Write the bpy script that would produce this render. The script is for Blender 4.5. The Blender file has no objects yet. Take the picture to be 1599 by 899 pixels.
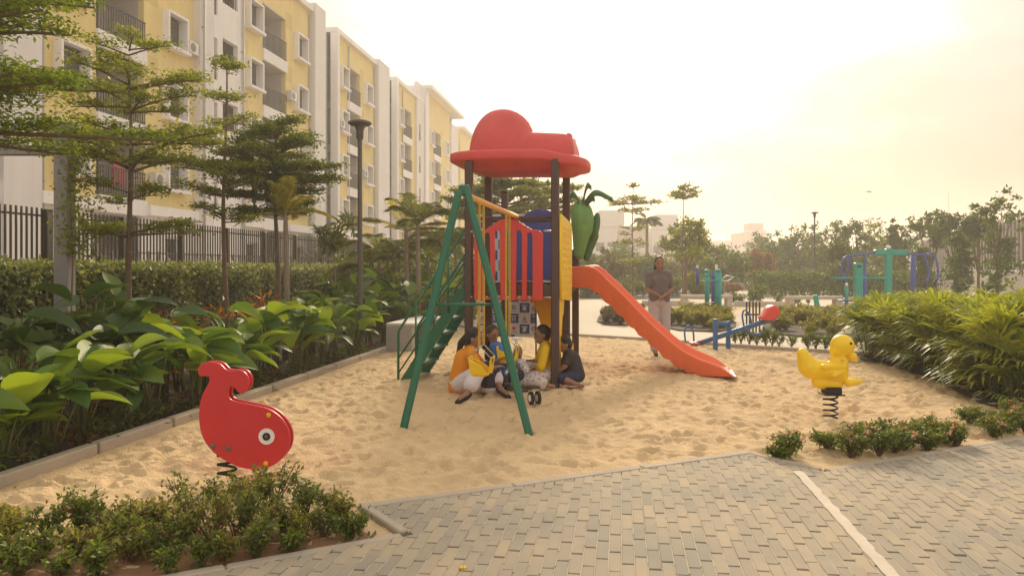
import bpy, bmesh, math, random
import numpy as np
from mathutils import Vector, Matrix, noise

# ------------------------------------------------------------------ camera, sky, sun, exposure
scene = bpy.context.scene
COL = scene.collection
FOC, EYE, HOR, MID = 1185.0, 1.45, 420.0, 799.5      # focal length in photo pixels, eye height, horizon row, middle column
cam_d = bpy.data.cameras.new('camera'); cam = bpy.data.objects.new('camera', cam_d); COL.objects.link(cam)
cam.location = (0, 0, EYE); cam.rotation_euler = (math.radians(90), 0, 0)
cam_d.sensor_width = 36; cam_d.lens = FOC / 1599 * 36; cam_d.shift_y = -(449.5 - HOR) / 1599
cam_d.clip_end = 3000; cam_d.clip_start = 0.05
scene.camera = cam

SUN_AZ, SUN_EL = math.radians(8.5), math.radians(23)   # azimuth measured from +Y towards +X
SUN_DIR = Vector((math.sin(SUN_AZ) * math.cos(SUN_EL), math.cos(SUN_AZ) * math.cos(SUN_EL), math.sin(SUN_EL)))
world = bpy.data.worlds.new('World'); scene.world = world; world.use_nodes = True
wn = world.node_tree; wn.nodes.clear()
def WN(t, **kw):
    n = wn.nodes.new(t)
    for k, v in kw.items(): setattr(n, k, v)
    return n
def WL(a, b): wn.links.new(a, b)
sky = WN('ShaderNodeTexSky', sky_type='NISHITA', sun_disc=False)
sky.sun_elevation = SUN_EL; sky.sun_rotation = SUN_AZ; sky.dust_density = 1; sky.air_density = 1.2
bg1 = WN('ShaderNodeBackground'); bg1.inputs['Strength'].default_value = 0.05
thin = WN('ShaderNodeVectorMath', operation='MULTIPLY'); thin.inputs[1].default_value = (.20, .155, .145)      # most of the clear-sky light is swallowed by the smog
WL(sky.outputs[0], thin.inputs[0]); WL(thin.outputs[0], bg1.inputs['Color'])
tc = WN('ShaderNodeTexCoord')
dot = WN('ShaderNodeVectorMath', operation='DOT_PRODUCT'); dot.inputs[1].default_value = SUN_DIR
nrm = WN('ShaderNodeVectorMath', operation='NORMALIZE'); WL(tc.outputs['Generated'], nrm.inputs[0]); WL(nrm.outputs[0], dot.inputs[0])
acos = WN('ShaderNodeMath', operation='ARCCOSINE'); WL(dot.outputs['Value'], acos.inputs[0])
# thin cloud: noise on the direction shifts the apparent distance from the sun a little
cmap = WN('ShaderNodeMapping'); cmap.inputs['Scale'].default_value = (2.2, 2.2, 6.0); WL(nrm.outputs[0], cmap.inputs['Vector'])
cn = WN('ShaderNodeTexNoise'); cn.inputs['Scale'].default_value = 2.3; cn.inputs['Detail'].default_value = 5; cn.inputs['Roughness'].default_value = .55
WL(cmap.outputs[0], cn.inputs['Vector'])
cadd = WN('ShaderNodeMath', operation='MULTIPLY_ADD'); cadd.inputs[1].default_value = .36; cadd.inputs[2].default_value = -.17
WL(cn.outputs[0], cadd.inputs[0])
csum = WN('ShaderNodeMath', operation='ADD'); WL(acos.outputs[0], csum.inputs[0]); WL(cadd.outputs[0], csum.inputs[1])
mr = WN('ShaderNodeMath', operation='DIVIDE'); mr.inputs[1].default_value = math.pi; WL(csum.outputs[0], mr.inputs[0])
rp = WN('ShaderNodeValToRGB'); WL(mr.outputs[0], rp.inputs[0])
SKY_STOPS = [(0.0, (1.9, 1.75, 1.4)), (.05, (1.05, .98, .78)), (.085, (1.0, .93, .82)), (.125, (.66, .56, .47)), (.19, (.47, .405, .345)), (.4, (.56, .52, .46)), (1.0, (.56, .54, .51))]
while len(rp.color_ramp.elements) > 1: rp.color_ramp.elements.remove(rp.color_ramp.elements[0])
for i, (p, c) in enumerate(SKY_STOPS):
    e = rp.color_ramp.elements[0] if i == 0 else rp.color_ramp.elements.new(p)
    e.position = p; e.color = (*c, 1)
# low air is warmer than high air
sep = WN('ShaderNodeSeparateXYZ'); WL(nrm.outputs[0], sep.inputs[0])
er = WN('ShaderNodeValToRGB'); WL(sep.outputs['Z'], er.inputs[0])
er.color_ramp.elements[0].position = 0.0; er.color_ramp.elements[0].color = (.56, .41, .37, 1)
e_ = er.color_ramp.elements.new(.11); e_.color = (.66, .545, .49, 1); er.color_ramp.elements[2].position = .34; er.color_ramp.elements[2].color = (1, 1, 1, 1)
mu = WN('ShaderNodeMix', data_type='RGBA', blend_type='MULTIPLY'); mu.inputs[0].default_value = 1
WL(rp.outputs[0], mu.inputs[6]); WL(er.outputs[0], mu.inputs[7])
bg2 = WN('ShaderNodeBackground'); bg2.inputs['Strength'].default_value = 1.0; WL(mu.outputs[2], bg2.inputs['Color'])
ads = WN('ShaderNodeAddShader'); WL(bg1.outputs[0], ads.inputs[0]); WL(bg2.outputs[0], ads.inputs[1])
wo = WN('ShaderNodeOutputWorld'); WL(ads.outputs[0], wo.inputs['Surface'])

sun_d = bpy.data.lights.new('sun', 'SUN'); sun = bpy.data.objects.new('sun', sun_d); COL.objects.link(sun)
sun_d.energy = 2.6; sun_d.angle = math.radians(10); sun_d.color = (1.0, .83, .60)
sun.rotation_euler = SUN_DIR.to_track_quat('Z', 'Y').to_euler()
scene.view_settings.view_transform = 'Standard'; scene.view_settings.look = 'None'
scene.view_settings.exposure = 0.72; scene.view_settings.gamma = 1.0
scene.cycles.max_bounces = 6; scene.cycles.diffuse_bounces = 3; scene.cycles.transmission_bounces = 3
scene.cycles.volume_bounces = 1; scene.cycles.transparent_max_bounces = 6
scene.cycles.use_denoising = True

rnd = random.Random(7)
R = math.radians

def gp(px, py, z=0.0):                                # photo pixel lying on a level at height z -> world x, y
    y = FOC * (EYE - z) / (py - HOR)
    return ((px - MID) / FOC * y, y)
def at(px, py, y):                                    # photo pixel at a known distance -> world point
    return Vector(((px - MID) / FOC * y, y, EYE - (py - HOR) / FOC * y))

# ------------------------------------------------------------------ materials
MATS = {}
def mat(name, col, rough=.7, var=.12, vs=3.0, bump=.0, bs=60.0, metal=0.0, spec=.4, transl=0.0, rand=0.0, attr=0.0, col2=None, coat=0.0, dist=.01, coords='Object', streak=0.0, ribs=0.0):
    if name in MATS: return MATS[name]
    m = bpy.data.materials.new(name); m.use_nodes = True; MATS[name] = m
    nt = m.node_tree; nd = nt.nodes; lk = nt.links; nd.clear()
    out = nd.new('ShaderNodeOutputMaterial'); p = nd.new('ShaderNodeBsdfPrincipled')
    p.inputs['Roughness'].default_value = rough; p.inputs['Metallic'].default_value = metal
    p.inputs['Specular IOR Level'].default_value = spec
    if coat: p.inputs['Coat Weight'].default_value = coat; p.inputs['Coat Roughness'].default_value = .25
    t = nd.new('ShaderNodeTexCoord' if coords != 'Position' else 'ShaderNodeNewGeometry')
    n = nd.new('ShaderNodeTexNoise'); n.inputs['Scale'].default_value = vs; n.inputs['Detail'].default_value = 5; n.inputs['Roughness'].default_value = .6
    lk.new(t.outputs[coords], n.inputs['Vector'])
    fac = n.outputs[0]
    def math_(op, a, b):
        x = nd.new('ShaderNodeMath'); x.operation = op
        for i, s in enumerate((a, b)):
            if isinstance(s, (int, float)): x.inputs[i].default_value = s
            else: lk.new(s, x.inputs[i])
        return x.outputs[0]
    base = math_('MULTIPLY', math_('SUBTRACT', fac, .5), var * 3.2)
    if streak:                                        # rain streaks and soot down a wall
        mp_ = nd.new('ShaderNodeMapping'); mp_.inputs['Scale'].default_value = (2.2, 2.2, .12); lk.new(t.outputs[coords], mp_.inputs['Vector'])
        sn_ = nd.new('ShaderNodeTexNoise'); sn_.inputs['Scale'].default_value = 1.6; sn_.inputs['Detail'].default_value = 6; lk.new(mp_.outputs[0], sn_.inputs['Vector'])
        base = math_('ADD', base, math_('MULTIPLY', math_('SUBTRACT', sn_.outputs[0], .5), streak * 3))
    if rand:
        oi = nd.new('ShaderNodeObjectInfo'); base = math_('ADD', base, math_('MULTIPLY', math_('SUBTRACT', oi.outputs['Random'], .5), rand * 2))
    tint = None
    if attr:
        at_ = nd.new('ShaderNodeAttribute'); at_.attribute_name = 'tint'; tint = at_.outputs['Fac']
        base = math_('ADD', base, math_('MULTIPLY', math_('SUBTRACT', tint, .5), attr * 2))
    if col2 is not None:                              # colour runs between col and col2
        mx = nd.new('ShaderNodeMix'); mx.data_type = 'RGBA'; mx.clamp_factor = True
        mx.inputs[6].default_value = (*col, 1); mx.inputs[7].default_value = (*col2, 1)
        lk.new(math_('ADD', base, .5), mx.inputs[0]); c = mx.outputs[2]
    else:
        mul = nd.new('ShaderNodeVectorMath'); mul.operation = 'SCALE'; mul.inputs[0].default_value = col
        lk.new(math_('ADD', base, 1.0), mul.inputs['Scale']); c = mul.outputs[0]
    lk.new(c, p.inputs['Base Color'])
    if bump:
        b = nd.new('ShaderNodeTexNoise'); b.inputs['Scale'].default_value = bs; b.inputs['Detail'].default_value = 4
        lk.new(t.outputs[coords], b.inputs['Vector'])
        bn = nd.new('ShaderNodeBump'); bn.inputs['Strength'].default_value = bump; bn.inputs['Distance'].default_value = dist
        lk.new(b.outputs[0], bn.inputs['Height']); lk.new(bn.outputs[0], p.inputs['Normal'])
    if ribs:                                          # side veins of a leaf
        wv_ = nd.new('ShaderNodeTexWave'); wv_.wave_type = 'BANDS'; wv_.bands_direction = 'X'; wv_.inputs['Scale'].default_value = ribs; wv_.inputs['Distortion'].default_value = 2.0; wv_.inputs['Detail Scale'].default_value = .6; lk.new(t.outputs[coords], wv_.inputs['Vector'])
        bn = nd.new('ShaderNodeBump'); bn.inputs['Strength'].default_value = .5; bn.inputs['Distance'].default_value = .004; lk.new(wv_.outputs[0], bn.inputs['Height']); lk.new(bn.outputs[0], p.inputs['Normal'])
    sh = p.outputs[0]
    if transl:
        tr = nd.new('ShaderNodeBsdfTranslucent')
        ty = nd.new('ShaderNodeVectorMath'); ty.operation = 'MULTIPLY'; ty.inputs[1].default_value = (1.5, 1.35, .5)
        lk.new(c, ty.inputs[0]); lk.new(ty.outputs[0], tr.inputs['Color'])
        ms = nd.new('ShaderNodeMixShader'); ms.inputs[0].default_value = transl
        lk.new(sh, ms.inputs[1]); lk.new(tr.outputs[0], ms.inputs[2]); sh = ms.outputs[0]
    lk.new(sh, out.inputs['Surface'])
    return m

# ------------------------------------------------------------------ mesh builder
class MB:
    def __init__(s): s.v = []; s.f = []; s.sm = []; s.t = []
    def add(s, vs, fs, smooth=False, tint=.5):
        o = len(s.v); s.v += [tuple(p) for p in vs]; s.f += [tuple(i + o for i in f) for f in fs]
        s.sm += [smooth] * len(fs); s.t += [tint] * len(fs); return s
    def hexa(s, b, t, **k):                           # bottom quad, top quad
        return s.add(list(b) + list(t), [(3, 2, 1, 0), (4, 5, 6, 7), (0, 1, 5, 4), (1, 2, 6, 5), (2, 3, 7, 6), (3, 0, 4, 7)], **k)
    def box(s, x0, x1, y0, y1, z0, z1, **k):
        return s.hexa([(x0, y0, z0), (x1, y0, z0), (x1, y1, z0), (x0, y1, z0)], [(x0, y0, z1), (x1, y0, z1), (x1, y1, z1), (x0, y1, z1)], **k)
    def bbox(s, c, d, M=None, bev=.0, **k):           # centred box of size d with chamfered edges
        hx, hy, hz = d[0] / 2, d[1] / 2, d[2] / 2; b = min(bev, hx * .9, hy * .9, hz * .9)
        if b <= 0:
            P = [(-hx, -hy, -hz), (hx, -hy, -hz), (hx, hy, -hz), (-hx, hy, -hz), (-hx, -hy, hz), (hx, -hy, hz), (hx, hy, hz), (-hx, hy, hz)]
            P = [(M @ Vector(p) if M else Vector(p)) + Vector(c) for p in P]
            return s.hexa(P[:4], P[4:], **k)
        rings = []
        for (z, i) in ((-hz, b), (-hz + b, 0), (hz - b, 0), (hz, b)):
            rings.append([(-hx + b, -hy + i, z), (hx - b, -hy + i, z), (hx - i, -hy + b, z), (hx - i, hy - b, z), (hx - b, hy - i, z), (-hx + b, hy - i, z), (-hx + i, hy - b, z), (-hx + i, -hy + b, z)])
        V = [p for r in rings for p in r]
        V = [(M @ Vector(p) if M else Vector(p)) + Vector(c) for p in V]
        F = [tuple(reversed(range(8))), tuple(range(24, 32))]
        for r in range(3):
            for i in range(8): j = (i + 1) % 8; F.append((r * 8 + i, r * 8 + j, r * 8 + 8 + j, r * 8 + 8 + i))
        return s.add(V, F, **k)
    def tube(s, pts, r, n=8, cap=True, smooth=True, closed=False, tint=.5):
        pts = [Vector(p) for p in pts]; m = len(pts); rs = r if hasattr(r, '__len__') else [r] * m
        V = []; prev = None
        for i, p in enumerate(pts):
            if closed: d = pts[(i + 1) % m] - pts[i - 1]
            else: d = pts[min(i + 1, m - 1)] - pts[max(i - 1, 0)]
            d.normalize()
            if prev is None: a = d.orthogonal().normalized() if abs(d.z) > .99 else d.cross(Vector((0, 0, 1))).normalized()
            else: a = prev - d * prev.dot(d); a = a.normalized() if a.length > 1e-6 else d.orthogonal().normalized()
            prev = a; b = d.cross(a)
            for k in range(n):
                q = 2 * math.pi * (k + .5) / n; V.append(p + (a * math.cos(q) + b * math.sin(q)) * rs[i])
        F = []
        for i in range(m if closed else m - 1):
            for k in range(n):
                j = (i + 1) % m; l = (k + 1) % n; F.append((i * n + k, i * n + l, j * n + l, j * n + k))
        o = len(s.v); s.add(V, F, smooth, tint)
        if cap and not closed:
            s.f.append(tuple(o + k for k in reversed(range(n)))); s.f.append(tuple(o + (m - 1) * n + k for k in range(n))); s.sm += [False] * 2; s.t += [tint] * 2
        return s
    def bar(s, p, q, w, h=None, **k):                 # straight square bar
        return s.tube([p, q], [w * .7071] * 2 , n=4, smooth=False, **k)
    def prism(s, pts2, fn, th, bev=0.0, smooth=False, tint=.5):   # outline (a, b) placed by fn(a, b, depth), th thick
        area = sum(pts2[i][0] * pts2[(i + 1) % len(pts2)][1] - pts2[(i + 1) % len(pts2)][0] * pts2[i][1] for i in range(len(pts2)))
        if area < 0: pts2 = pts2[::-1]
        n = len(pts2); levels = [(0, 0), (th, 0)] if bev <= 0 else [(0, bev), (bev * .3, bev * .3), (bev, 0), (th - bev, 0), (th - bev * .3, bev * .3), (th, bev)]
        nor = []
        for i in range(n):
            a = Vector(pts2[i - 1]); b = Vector(pts2[(i + 1) % n]); d = (b - a); d = d.normalized() if d.length > 0 else Vector((1, 0)); nor.append(Vector((d.y, -d.x)))
        V = []
        for (dd, ins) in levels:
            for i in range(n): q = Vector(pts2[i]) - nor[i] * ins; V.append(fn(q.x, q.y, dd))
        F = []
        for l in range(len(levels) - 1):
            for i in range(n): j = (i + 1) % n; F.append((l * n + i, l * n + n + i, l * n + n + j, l * n + j))
        o = len(s.v); s.add(V, F, smooth or bev > 0, tint)
        s.f.append(tuple(o + i for i in range(n))); L = len(levels) - 1; s.f.append(tuple(o + L * n + i for i in reversed(range(n)))); s.sm += [False] * 2; s.t += [tint] * 2
        return s
    def ell(s, c, r, n=12, m=8, M=None, smooth=True, tint=.5):
        V = []; 
        for i in range(m + 1):
            a = math.pi * i / m - math.pi / 2
            for k in range(n):
                b = 2 * math.pi * k / n; p = Vector((r[0] * math.cos(a) * math.cos(b), r[1] * math.cos(a) * math.sin(b), r[2] * math.sin(a)))
                V.append((M @ p if M else p) + Vector(c))
        F = [(i * n + k, i * n + (k + 1) % n, (i + 1) * n + (k + 1) % n, (i + 1) * n + k) for i in range(m) for k in range(n)]
        return s.add(V, F, smooth, tint)
    def lathe(s, prof, c, n=16, smooth=True, tint=.5):  # profile (r, z)
        V = [(c[0] + r * math.cos(2 * math.pi * k / n), c[1] + r * math.sin(2 * math.pi * k / n), c[2] + z) for r, z in prof for k in range(n)]
        F = [(i * n + k, i * n + (k + 1) % n, (i + 1) * n + (k + 1) % n, (i + 1) * n + k) for i in range(len(prof) - 1) for k in range(n)]
        return s.add(V, F, smooth, tint)
    def mesh(s, name, off=(0, 0, 0), m=None):
        me = bpy.data.meshes.new(name); o = Vector(off)
        me.from_pydata([tuple(Vector(p) - o) for p in s.v], [], s.f)
        me.polygons.foreach_set('use_smooth', s.sm)
        a = me.attributes.new('tint', 'FLOAT', 'FACE'); a.data.foreach_set('value', s.t)
        if m: me.materials.append(m)
        me.validate(); me.update()
        return me

def fast_mesh(name, V, k=4, m=None, tint=None, smooth=False):   # V: (n*k, 3) array, n separate k-gons
    V = np.asarray(V, dtype=np.float32); n = len(V) // k; me = bpy.data.meshes.new(name)
    me.vertices.add(n * k); me.vertices.foreach_set('co', V.ravel())
    me.loops.add(n * k); me.loops.foreach_set('vertex_index', np.arange(n * k, dtype=np.int32))
    me.polygons.add(n); me.polygons.foreach_set('loop_start', np.arange(0, n * k, k, dtype=np.int32))
    me.update(calc_edges=True)
    if tint is not None:
        a = me.attributes.new('tint', 'FLOAT', 'FACE'); a.data.foreach_set('value', np.asarray(tint, dtype=np.float32))
    if m: me.materials.append(m)
    return me

# ------------------------------------------------------------------ objects
def wloc(o):
    p = Vector((0, 0, 0))
    while o is not None: p += o.location; o = o.parent
    return p
def props(o, label=None, cat=None, group=None, kind=None):
    if label: o['label'] = label
    if cat: o['category'] = cat
    if group: o['group'] = group
    if kind: o['kind'] = kind
    return o
def thing(name, label, cat, loc=(0, 0, 0), rz=0.0, group=None):
    o = bpy.data.objects.new(name, None); COL.objects.link(o); o.location = loc; o.rotation_euler = (0, 0, rz); o.empty_display_size = .2
    return props(o, label, cat, group)
def part(name, mb, m, root=None, kind=None, label=None):         # mb is in world coordinates (or a ready mesh in root coordinates)
    if isinstance(mb, MB): me = mb.mesh(name, wloc(root) if root else (0, 0, 0), m)
    else:
        me = mb
        if m and not me.materials: me.materials.append(m)
    o = bpy.data.objects.new(name, me); COL.objects.link(o); o.parent = root
    return props(o, label, None, None, kind)
def solo(name, mb, m, label, cat, group=None, loc=None):          # a thing that is one mesh
    loc = Vector(loc) if loc is not None else Vector((0, 0, 0))
    me = mb.mesh(name, loc, m) if isinstance(mb, MB) else mb
    if not isinstance(mb, MB) and m and not me.materials: me.materials.append(m)
    o = bpy.data.objects.new(name, me); COL.objects.link(o); o.location = loc
    return props(o, label, cat, group)
def struct(name, mb, m, parent=None):
    return part(name, mb, m, parent, kind='structure')
def children(o): return [c for c in o.children]
def copy_tree(src, loc=None, rz=None, sc=None, label=None, group=None, parent=None):
    c = src.copy(); COL.objects.link(c)
    if parent is not None: c.parent = parent
    if loc is not None: c.location = loc
    if rz is not None: c.rotation_euler = (0, 0, rz)
    if sc is not None: c.scale = sc if hasattr(sc, '__len__') else (sc, sc, sc)
    if label: c['label'] = label
    if group: c['group'] = group
    for ch in children(src): copy_tree(ch, parent=c)
    return c

def sculpt(prims, voxel, smooth=4, name='body'):                  # join capsules and ellipsoids into one continuous skin
    mb = MB()
    for p in prims:
        if p[0] == 'c':                                           # capsule: a, ra, b, rb
            a, ra, b, rb = Vector(p[1]), p[2], Vector(p[3]), p[4]; L = (b - a).length; k = 6; pts = []; rs = []
            d = (b - a).normalized() if L > 1e-6 else Vector((0, 0, 1))
            for i in range(5): q = math.pi / 2 * i / 5; pts.append(a - d * ra * math.cos(q)); rs.append(max(ra * math.sin(q), ra * .08))
            for i in range(k + 1): t = i / k; pts.append(a.lerp(b, t)); rs.append(ra + (rb - ra) * t)
            for i in range(4, -1, -1): q = math.pi / 2 * i / 5; pts.append(b + d * rb * math.cos(q)); rs.append(max(rb * math.sin(q), rb * .08))
            mb.tube(pts, rs, n=12)
        elif p[0] == 'e':                                         # ellipsoid: centre, radii[, matrix]
            mb.ell(p[1], p[2], 16, 10, p[3] if len(p) > 3 else None)
        elif p[0] == 'b':                                         # box: centre, size, matrix
            mb.bbox(p[1], p[2], p[3] if len(p) > 3 else None, bev=min(p[2]) * .2)
    me = mb.mesh('tmp'); o = bpy.data.objects.new('tmp', me); COL.objects.link(o)
    r = o.modifiers.new('r', 'REMESH'); r.mode = 'VOXEL'; r.voxel_size = voxel; r.use_smooth_shade = True
    if smooth: s_ = o.modifiers.new('s', 'SMOOTH'); s_.factor = .5; s_.iterations = smooth
    dg = bpy.context.evaluated_depsgraph_get(); dg.update()
    res = bpy.data.meshes.new_from_object(o.evaluated_get(dg)); res.name = name
    bpy.data.objects.remove(o); bpy.data.meshes.remove(me); res.materials.clear()
    return res
def shift_mesh(me, d):
    me.transform(Matrix.Translation(Vector(d))); return me
def smooth_closed(P, k=4):                                        # closed Catmull-Rom
    n = len(P); out = []
    for i in range(n):
        p0, p1, p2, p3 = (Vector(P[(i + j - 1) % n]) for j in range(4))
        for s_ in range(k):
            t = s_ / k; out.append(.5 * ((2 * p1) + (p2 - p0) * t + (2 * p0 - 5 * p1 + 4 * p2 - p3) * t * t + (3 * p1 - p0 - 3 * p2 + p3) * t ** 3))
    return [tuple(p) for p in out]
def curve(P, k=6):                                                # open Catmull-Rom
    P = [Vector(p) for p in P]; Q = [P[0] * 2 - P[1]] + P + [P[-1] * 2 - P[-2]]; out = []
    for i in range(1, len(Q) - 2):
        p0, p1, p2, p3 = Q[i - 1:i + 3]
        for s_ in range(k):
            t = s_ / k; out.append(.5 * ((2 * p1) + (p2 - p0) * t + (2 * p0 - 5 * p1 + 4 * p2 - p3) * t * t + (3 * p1 - p0 - 3 * p2 + p3) * t ** 3))
    return out + [P[-1]]
def interp(x, xs, ys): return float(np.interp(x, xs, ys))

# ------------------------------------------------------------------ the ground, sand pit and paving
KS = .143                                                          # x drift per metre of depth shared by kerb, pavers, fence and flats
def kerb_x(y): return -3.39 + KS * (y - 5.02)
A_ = (-.608, 4.13); B_ = (-.941, 4.618); C_ = (1.846, 5.986); D_ = (2.235, 5.454); E_ = (5.9, 7.27)
SAND = [(-3.77, 2.37), A_, B_, C_, D_, E_, (6.6, 12.3), (5.5, 13.25), (4.15, 14.3), (2.7, 15.6), (1.47, 16.5), (.4, 17.6), (-1.45, 19.2)]

m_ground = mat('ground_concrete', (.50, .44, .35), .9, .10, .25, bump=.2, bs=30)
g = MB(); g.add([(-690, -50, -.15), (690, -50, -.15), (690, 1290, -.15), (-690, 1290, -.15)], [(0, 1, 2, 3)])
struct('ground', g, m_ground)

def sdf_poly(X, Y, P):                                             # signed distance, positive inside
    d = np.full(X.shape, 1e9); inside = np.zeros(X.shape, bool); n = len(P)
    for i in range(n):
        ax, ay = P[i]; bx, by = P[(i + 1) % n]; ex, ey = bx - ax, by - ay
        t = np.clip(((X - ax) * ex + (Y - ay) * ey) / (ex * ex + ey * ey), 0, 1)
        d = np.minimum(d, (X - ax - t * ex) ** 2 + (Y - ay - t * ey) ** 2)
        c = (ay > Y) != (by > Y)
        with np.errstate(divide='ignore', invalid='ignore'): xi = ax + (Y - ay) / (by - ay if by != ay else 1e-9) * ex
        inside ^= c & (X < xi)
    return np.where(inside, np.sqrt(d), -np.sqrt(d))
def vnoise(X, Y, s, seed):                                         # smooth value noise
    r = np.random.RandomState(seed).rand(256, 256)
    x = X * s + 57.3; y = Y * s + 31.7; xi = np.floor(x).astype(int); yi = np.floor(y).astype(int); fx = x - xi; fy = y - yi
    fx = fx * fx * (3 - 2 * fx); fy = fy * fy * (3 - 2 * fy)
    g_ = lambda a, b: r[a % 256, b % 256]
    return (g_(xi, yi) * (1 - fx) + g_(xi + 1, yi) * fx) * (1 - fy) + (g_(xi, yi + 1) * (1 - fx) + g_(xi + 1, yi + 1) * fx) * fy - .5
# rows get longer with distance, as the sand is seen from one end
ys = [2.3]
while ys[-1] < 19.4: ys.append(ys[-1] + max(.019, .006 * ys[-1] * .75))
ys = np.array(ys); xs = np.arange(-3.9, 6.7, .021)
X, Y = np.meshgrid(xs, ys)
Z = .026 * vnoise(X, Y, .8, 1) + .016 * vnoise(X, Y, 2.3, 2) + .020 * vnoise(X + .3 * vnoise(X, Y, 2, 9), Y, 5.0, 3) + .032 * vnoise(X, Y, 9.5, 4) + .016 * vnoise(X, Y, 17, 5)
pr = np.random.RandomState(5)
for k in range(5200):                                              # footprints: a scooped heel and ball with a pushed-up rim
    px_, py_ = pr.uniform(-3.6, 6.2), pr.uniform(3.2, 16.5); an = pr.uniform(0, 6.28); L_ = pr.uniform(.045, .105); W_ = L_ * pr.uniform(.45, .65); dp = pr.uniform(.010, .030)
    i0, i1 = np.searchsorted(ys, [py_ - .3, py_ + .3]); j0, j1 = np.searchsorted(xs, [px_ - .3, px_ + .3])
    if i1 <= i0 or j1 <= j0: continue
    dx = X[i0:i1, j0:j1] - px_; dy = Y[i0:i1, j0:j1] - py_
    u_ = (dx * math.cos(an) + dy * math.sin(an)) / L_; w_ = (-dx * math.sin(an) + dy * math.cos(an)) / W_
    r2 = u_ * u_ + w_ * w_; Z[i0:i1, j0:j1] += -dp * np.exp(-r2 ** 1.5) + dp * .45 * np.exp(-(np.sqrt(r2) - 1.45) ** 2 * 6)
for (cx, cy, rad, dep) in ((3.15, 10.2, .5, .07), (3.17, 7.55, .42, .05), (-1.97, 5.4, .45, .05), (.3, 7.4, .7, .05), (4.3, 13.4, .5, .04)):
    Z -= dep * np.exp(-((X - cx) ** 2 + (Y - cy) ** 2) / rad ** 2)
sd = sdf_poly(X, Y, SAND)
Z = np.where(sd > 0, -.005 + Z * np.clip(sd / .25, 0.15, 1), -.10)
Z = np.where(sd > 0, Z, np.maximum(-.10, -.02 + sd * 2))
ny, nx = X.shape
idx = np.arange(ny * nx).reshape(ny, nx)
Fq = np.stack([idx[:-1, :-1], idx[:-1, 1:], idx[1:, 1:], idx[1:, :-1]], -1).reshape(-1, 4)
keep = (sd > -.12); kf = (keep[:-1, :-1] | keep[1:, 1:]).ravel(); Fq = Fq[kf]
sand_me = bpy.data.meshes.new('sand')
sand_me.vertices.add(nx * ny); sand_me.vertices.foreach_set('co', np.stack([X, Y, Z], -1).astype(np.float32).ravel())
sand_me.loops.add(len(Fq) * 4); sand_me.loops.foreach_set('vertex_index', Fq.astype(np.int32).ravel())
sand_me.polygons.add(len(Fq)); sand_me.polygons.foreach_set('loop_start', np.arange(0, len(Fq) * 4, 4, dtype=np.int32)); sand_me.update(calc_edges=True)
sand_me.polygons.foreach_set('use_smooth', np.ones(len(Fq), bool))
def sand_z(x, y):
    j = int(np.clip(np.searchsorted(xs, x), 0, nx - 1)); i = int(np.clip(np.searchsorted(ys, y), 0, ny - 1)); return float(Z[i, j])
m_sand = mat('sand', (.61, .440, .250),   .95, .13, 1.6, bump=.75, bs=42, dist=.022, spec=.15, col2=None)
struct('sand', sand_me, m_sand)

# left kerb: concrete blocks end to end
m_kerb = mat('kerb_concrete', (.43, .36, .28), .9, .16, 4, bump=.4, bs=90, rand=.06)
kerb = bpy.data.objects.new('kerb', None); COL.objects.link(kerb); kerb['kind'] = 'structure'
y = 2.0; kd = Vector((KS, 1, 0)).normalized(); kw = Vector((kd.y, -kd.x, 0))
while y < 19.2:
    L_ = .98; c = Vector((kerb_x(y + .5) - .055, y + .5, -.02))
    Mk = Matrix((kw, kd, Vector((0, 0, 1)))).transposed()
    part('kerb_block', MB().bbox(c, (.10, L_, .20 + rnd.uniform(-.004, .004)), Mk, bev=.012), m_kerb, kerb); y += 1.0
def strip(P0, P1, w, zt, zb, seg=1.0, side=1, m=m_kerb, gap=.008, name='kerb_block'):
    P0 = Vector((*P0, 0)); P1 = Vector((*P1, 0)); d = (P1 - P0).normalized(); nn = Vector((-d.y, d.x, 0)) * side; L = (P1 - P0).length; k = max(1, round(L / seg)); Mk = Matrix((d, nn, Vector((0, 0, 1)))).transposed()
    for i in range(k):
        l = L / k; c = P0 + d * (l * (i + .5)) + nn * (w / 2); c.z = (zt + zb) / 2
        part(name, MB().bbox(c, (l - gap, w, zt - zb + rnd.uniform(-.002, .002)), Mk, bev=.008), m, kerb)
# flush kerb between the paving and the sand
strip((-3.77, 2.37), A_, .07, .020, -.1, side=-1); strip(A_, B_, .06, .022, -.1, .4, side=-1); strip(B_, C_, .085, .024, -.1, side=-1)
strip(C_, D_, .06, .022, -.1, .4, side=-1); strip(D_, E_, .07, .020, -.1, side=-1)
# back kerb of the pit
for a, b in zip(SAND[6:-1], SAND[7:]): strip(a, b, .10, .05, -.1, side=1)

# pavers
pd = Vector((.1425, .99, 0)).normalized(); pw = Vector((pd.y, -pd.x, 0)); PO = Vector((0, 4, 0))
def inset(P, Q, d):
    e = (Vector(Q) - Vector(P)).normalized(); return e
PAVE = [(-7, .55), (-3.77, 2.37), (-.575, 4.165), (-.90, 4.56), (1.80, 5.89), (2.19, 5.355), (5.93, 7.19), (9, 8.7), (9, -1), (-7, -1)]
PAVE = [(-7, .50), (-3.73, 2.30), (-.53, 4.10), (-.862, 4.576), (1.831, 5.893), (2.212, 5.37), (5.93, 7.20), (9, 8.7), (9, -1), (-7, -1)]
m_joint = mat('joint_sand', (.47, .39, .28), .95, .12, 5, bump=.3, bs=120)
m_bed = mat('paving_bed', (.22, .17, .12), .95, .2, 4)
m_brick = mat('paver', (.27, .245, .20), .9, .75, 1.0, bump=.25, bs=140, rand=.30, dist=.004, col2=(.43, .345, .235), coords='Position')
m_brick2 = mat('paver_more', (.27, .245, .20), .9, .75, 1.0, bump=.25, bs=140, attr=.30, dist=.004, col2=(.43, .345, .235), coords='Position')
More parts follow.
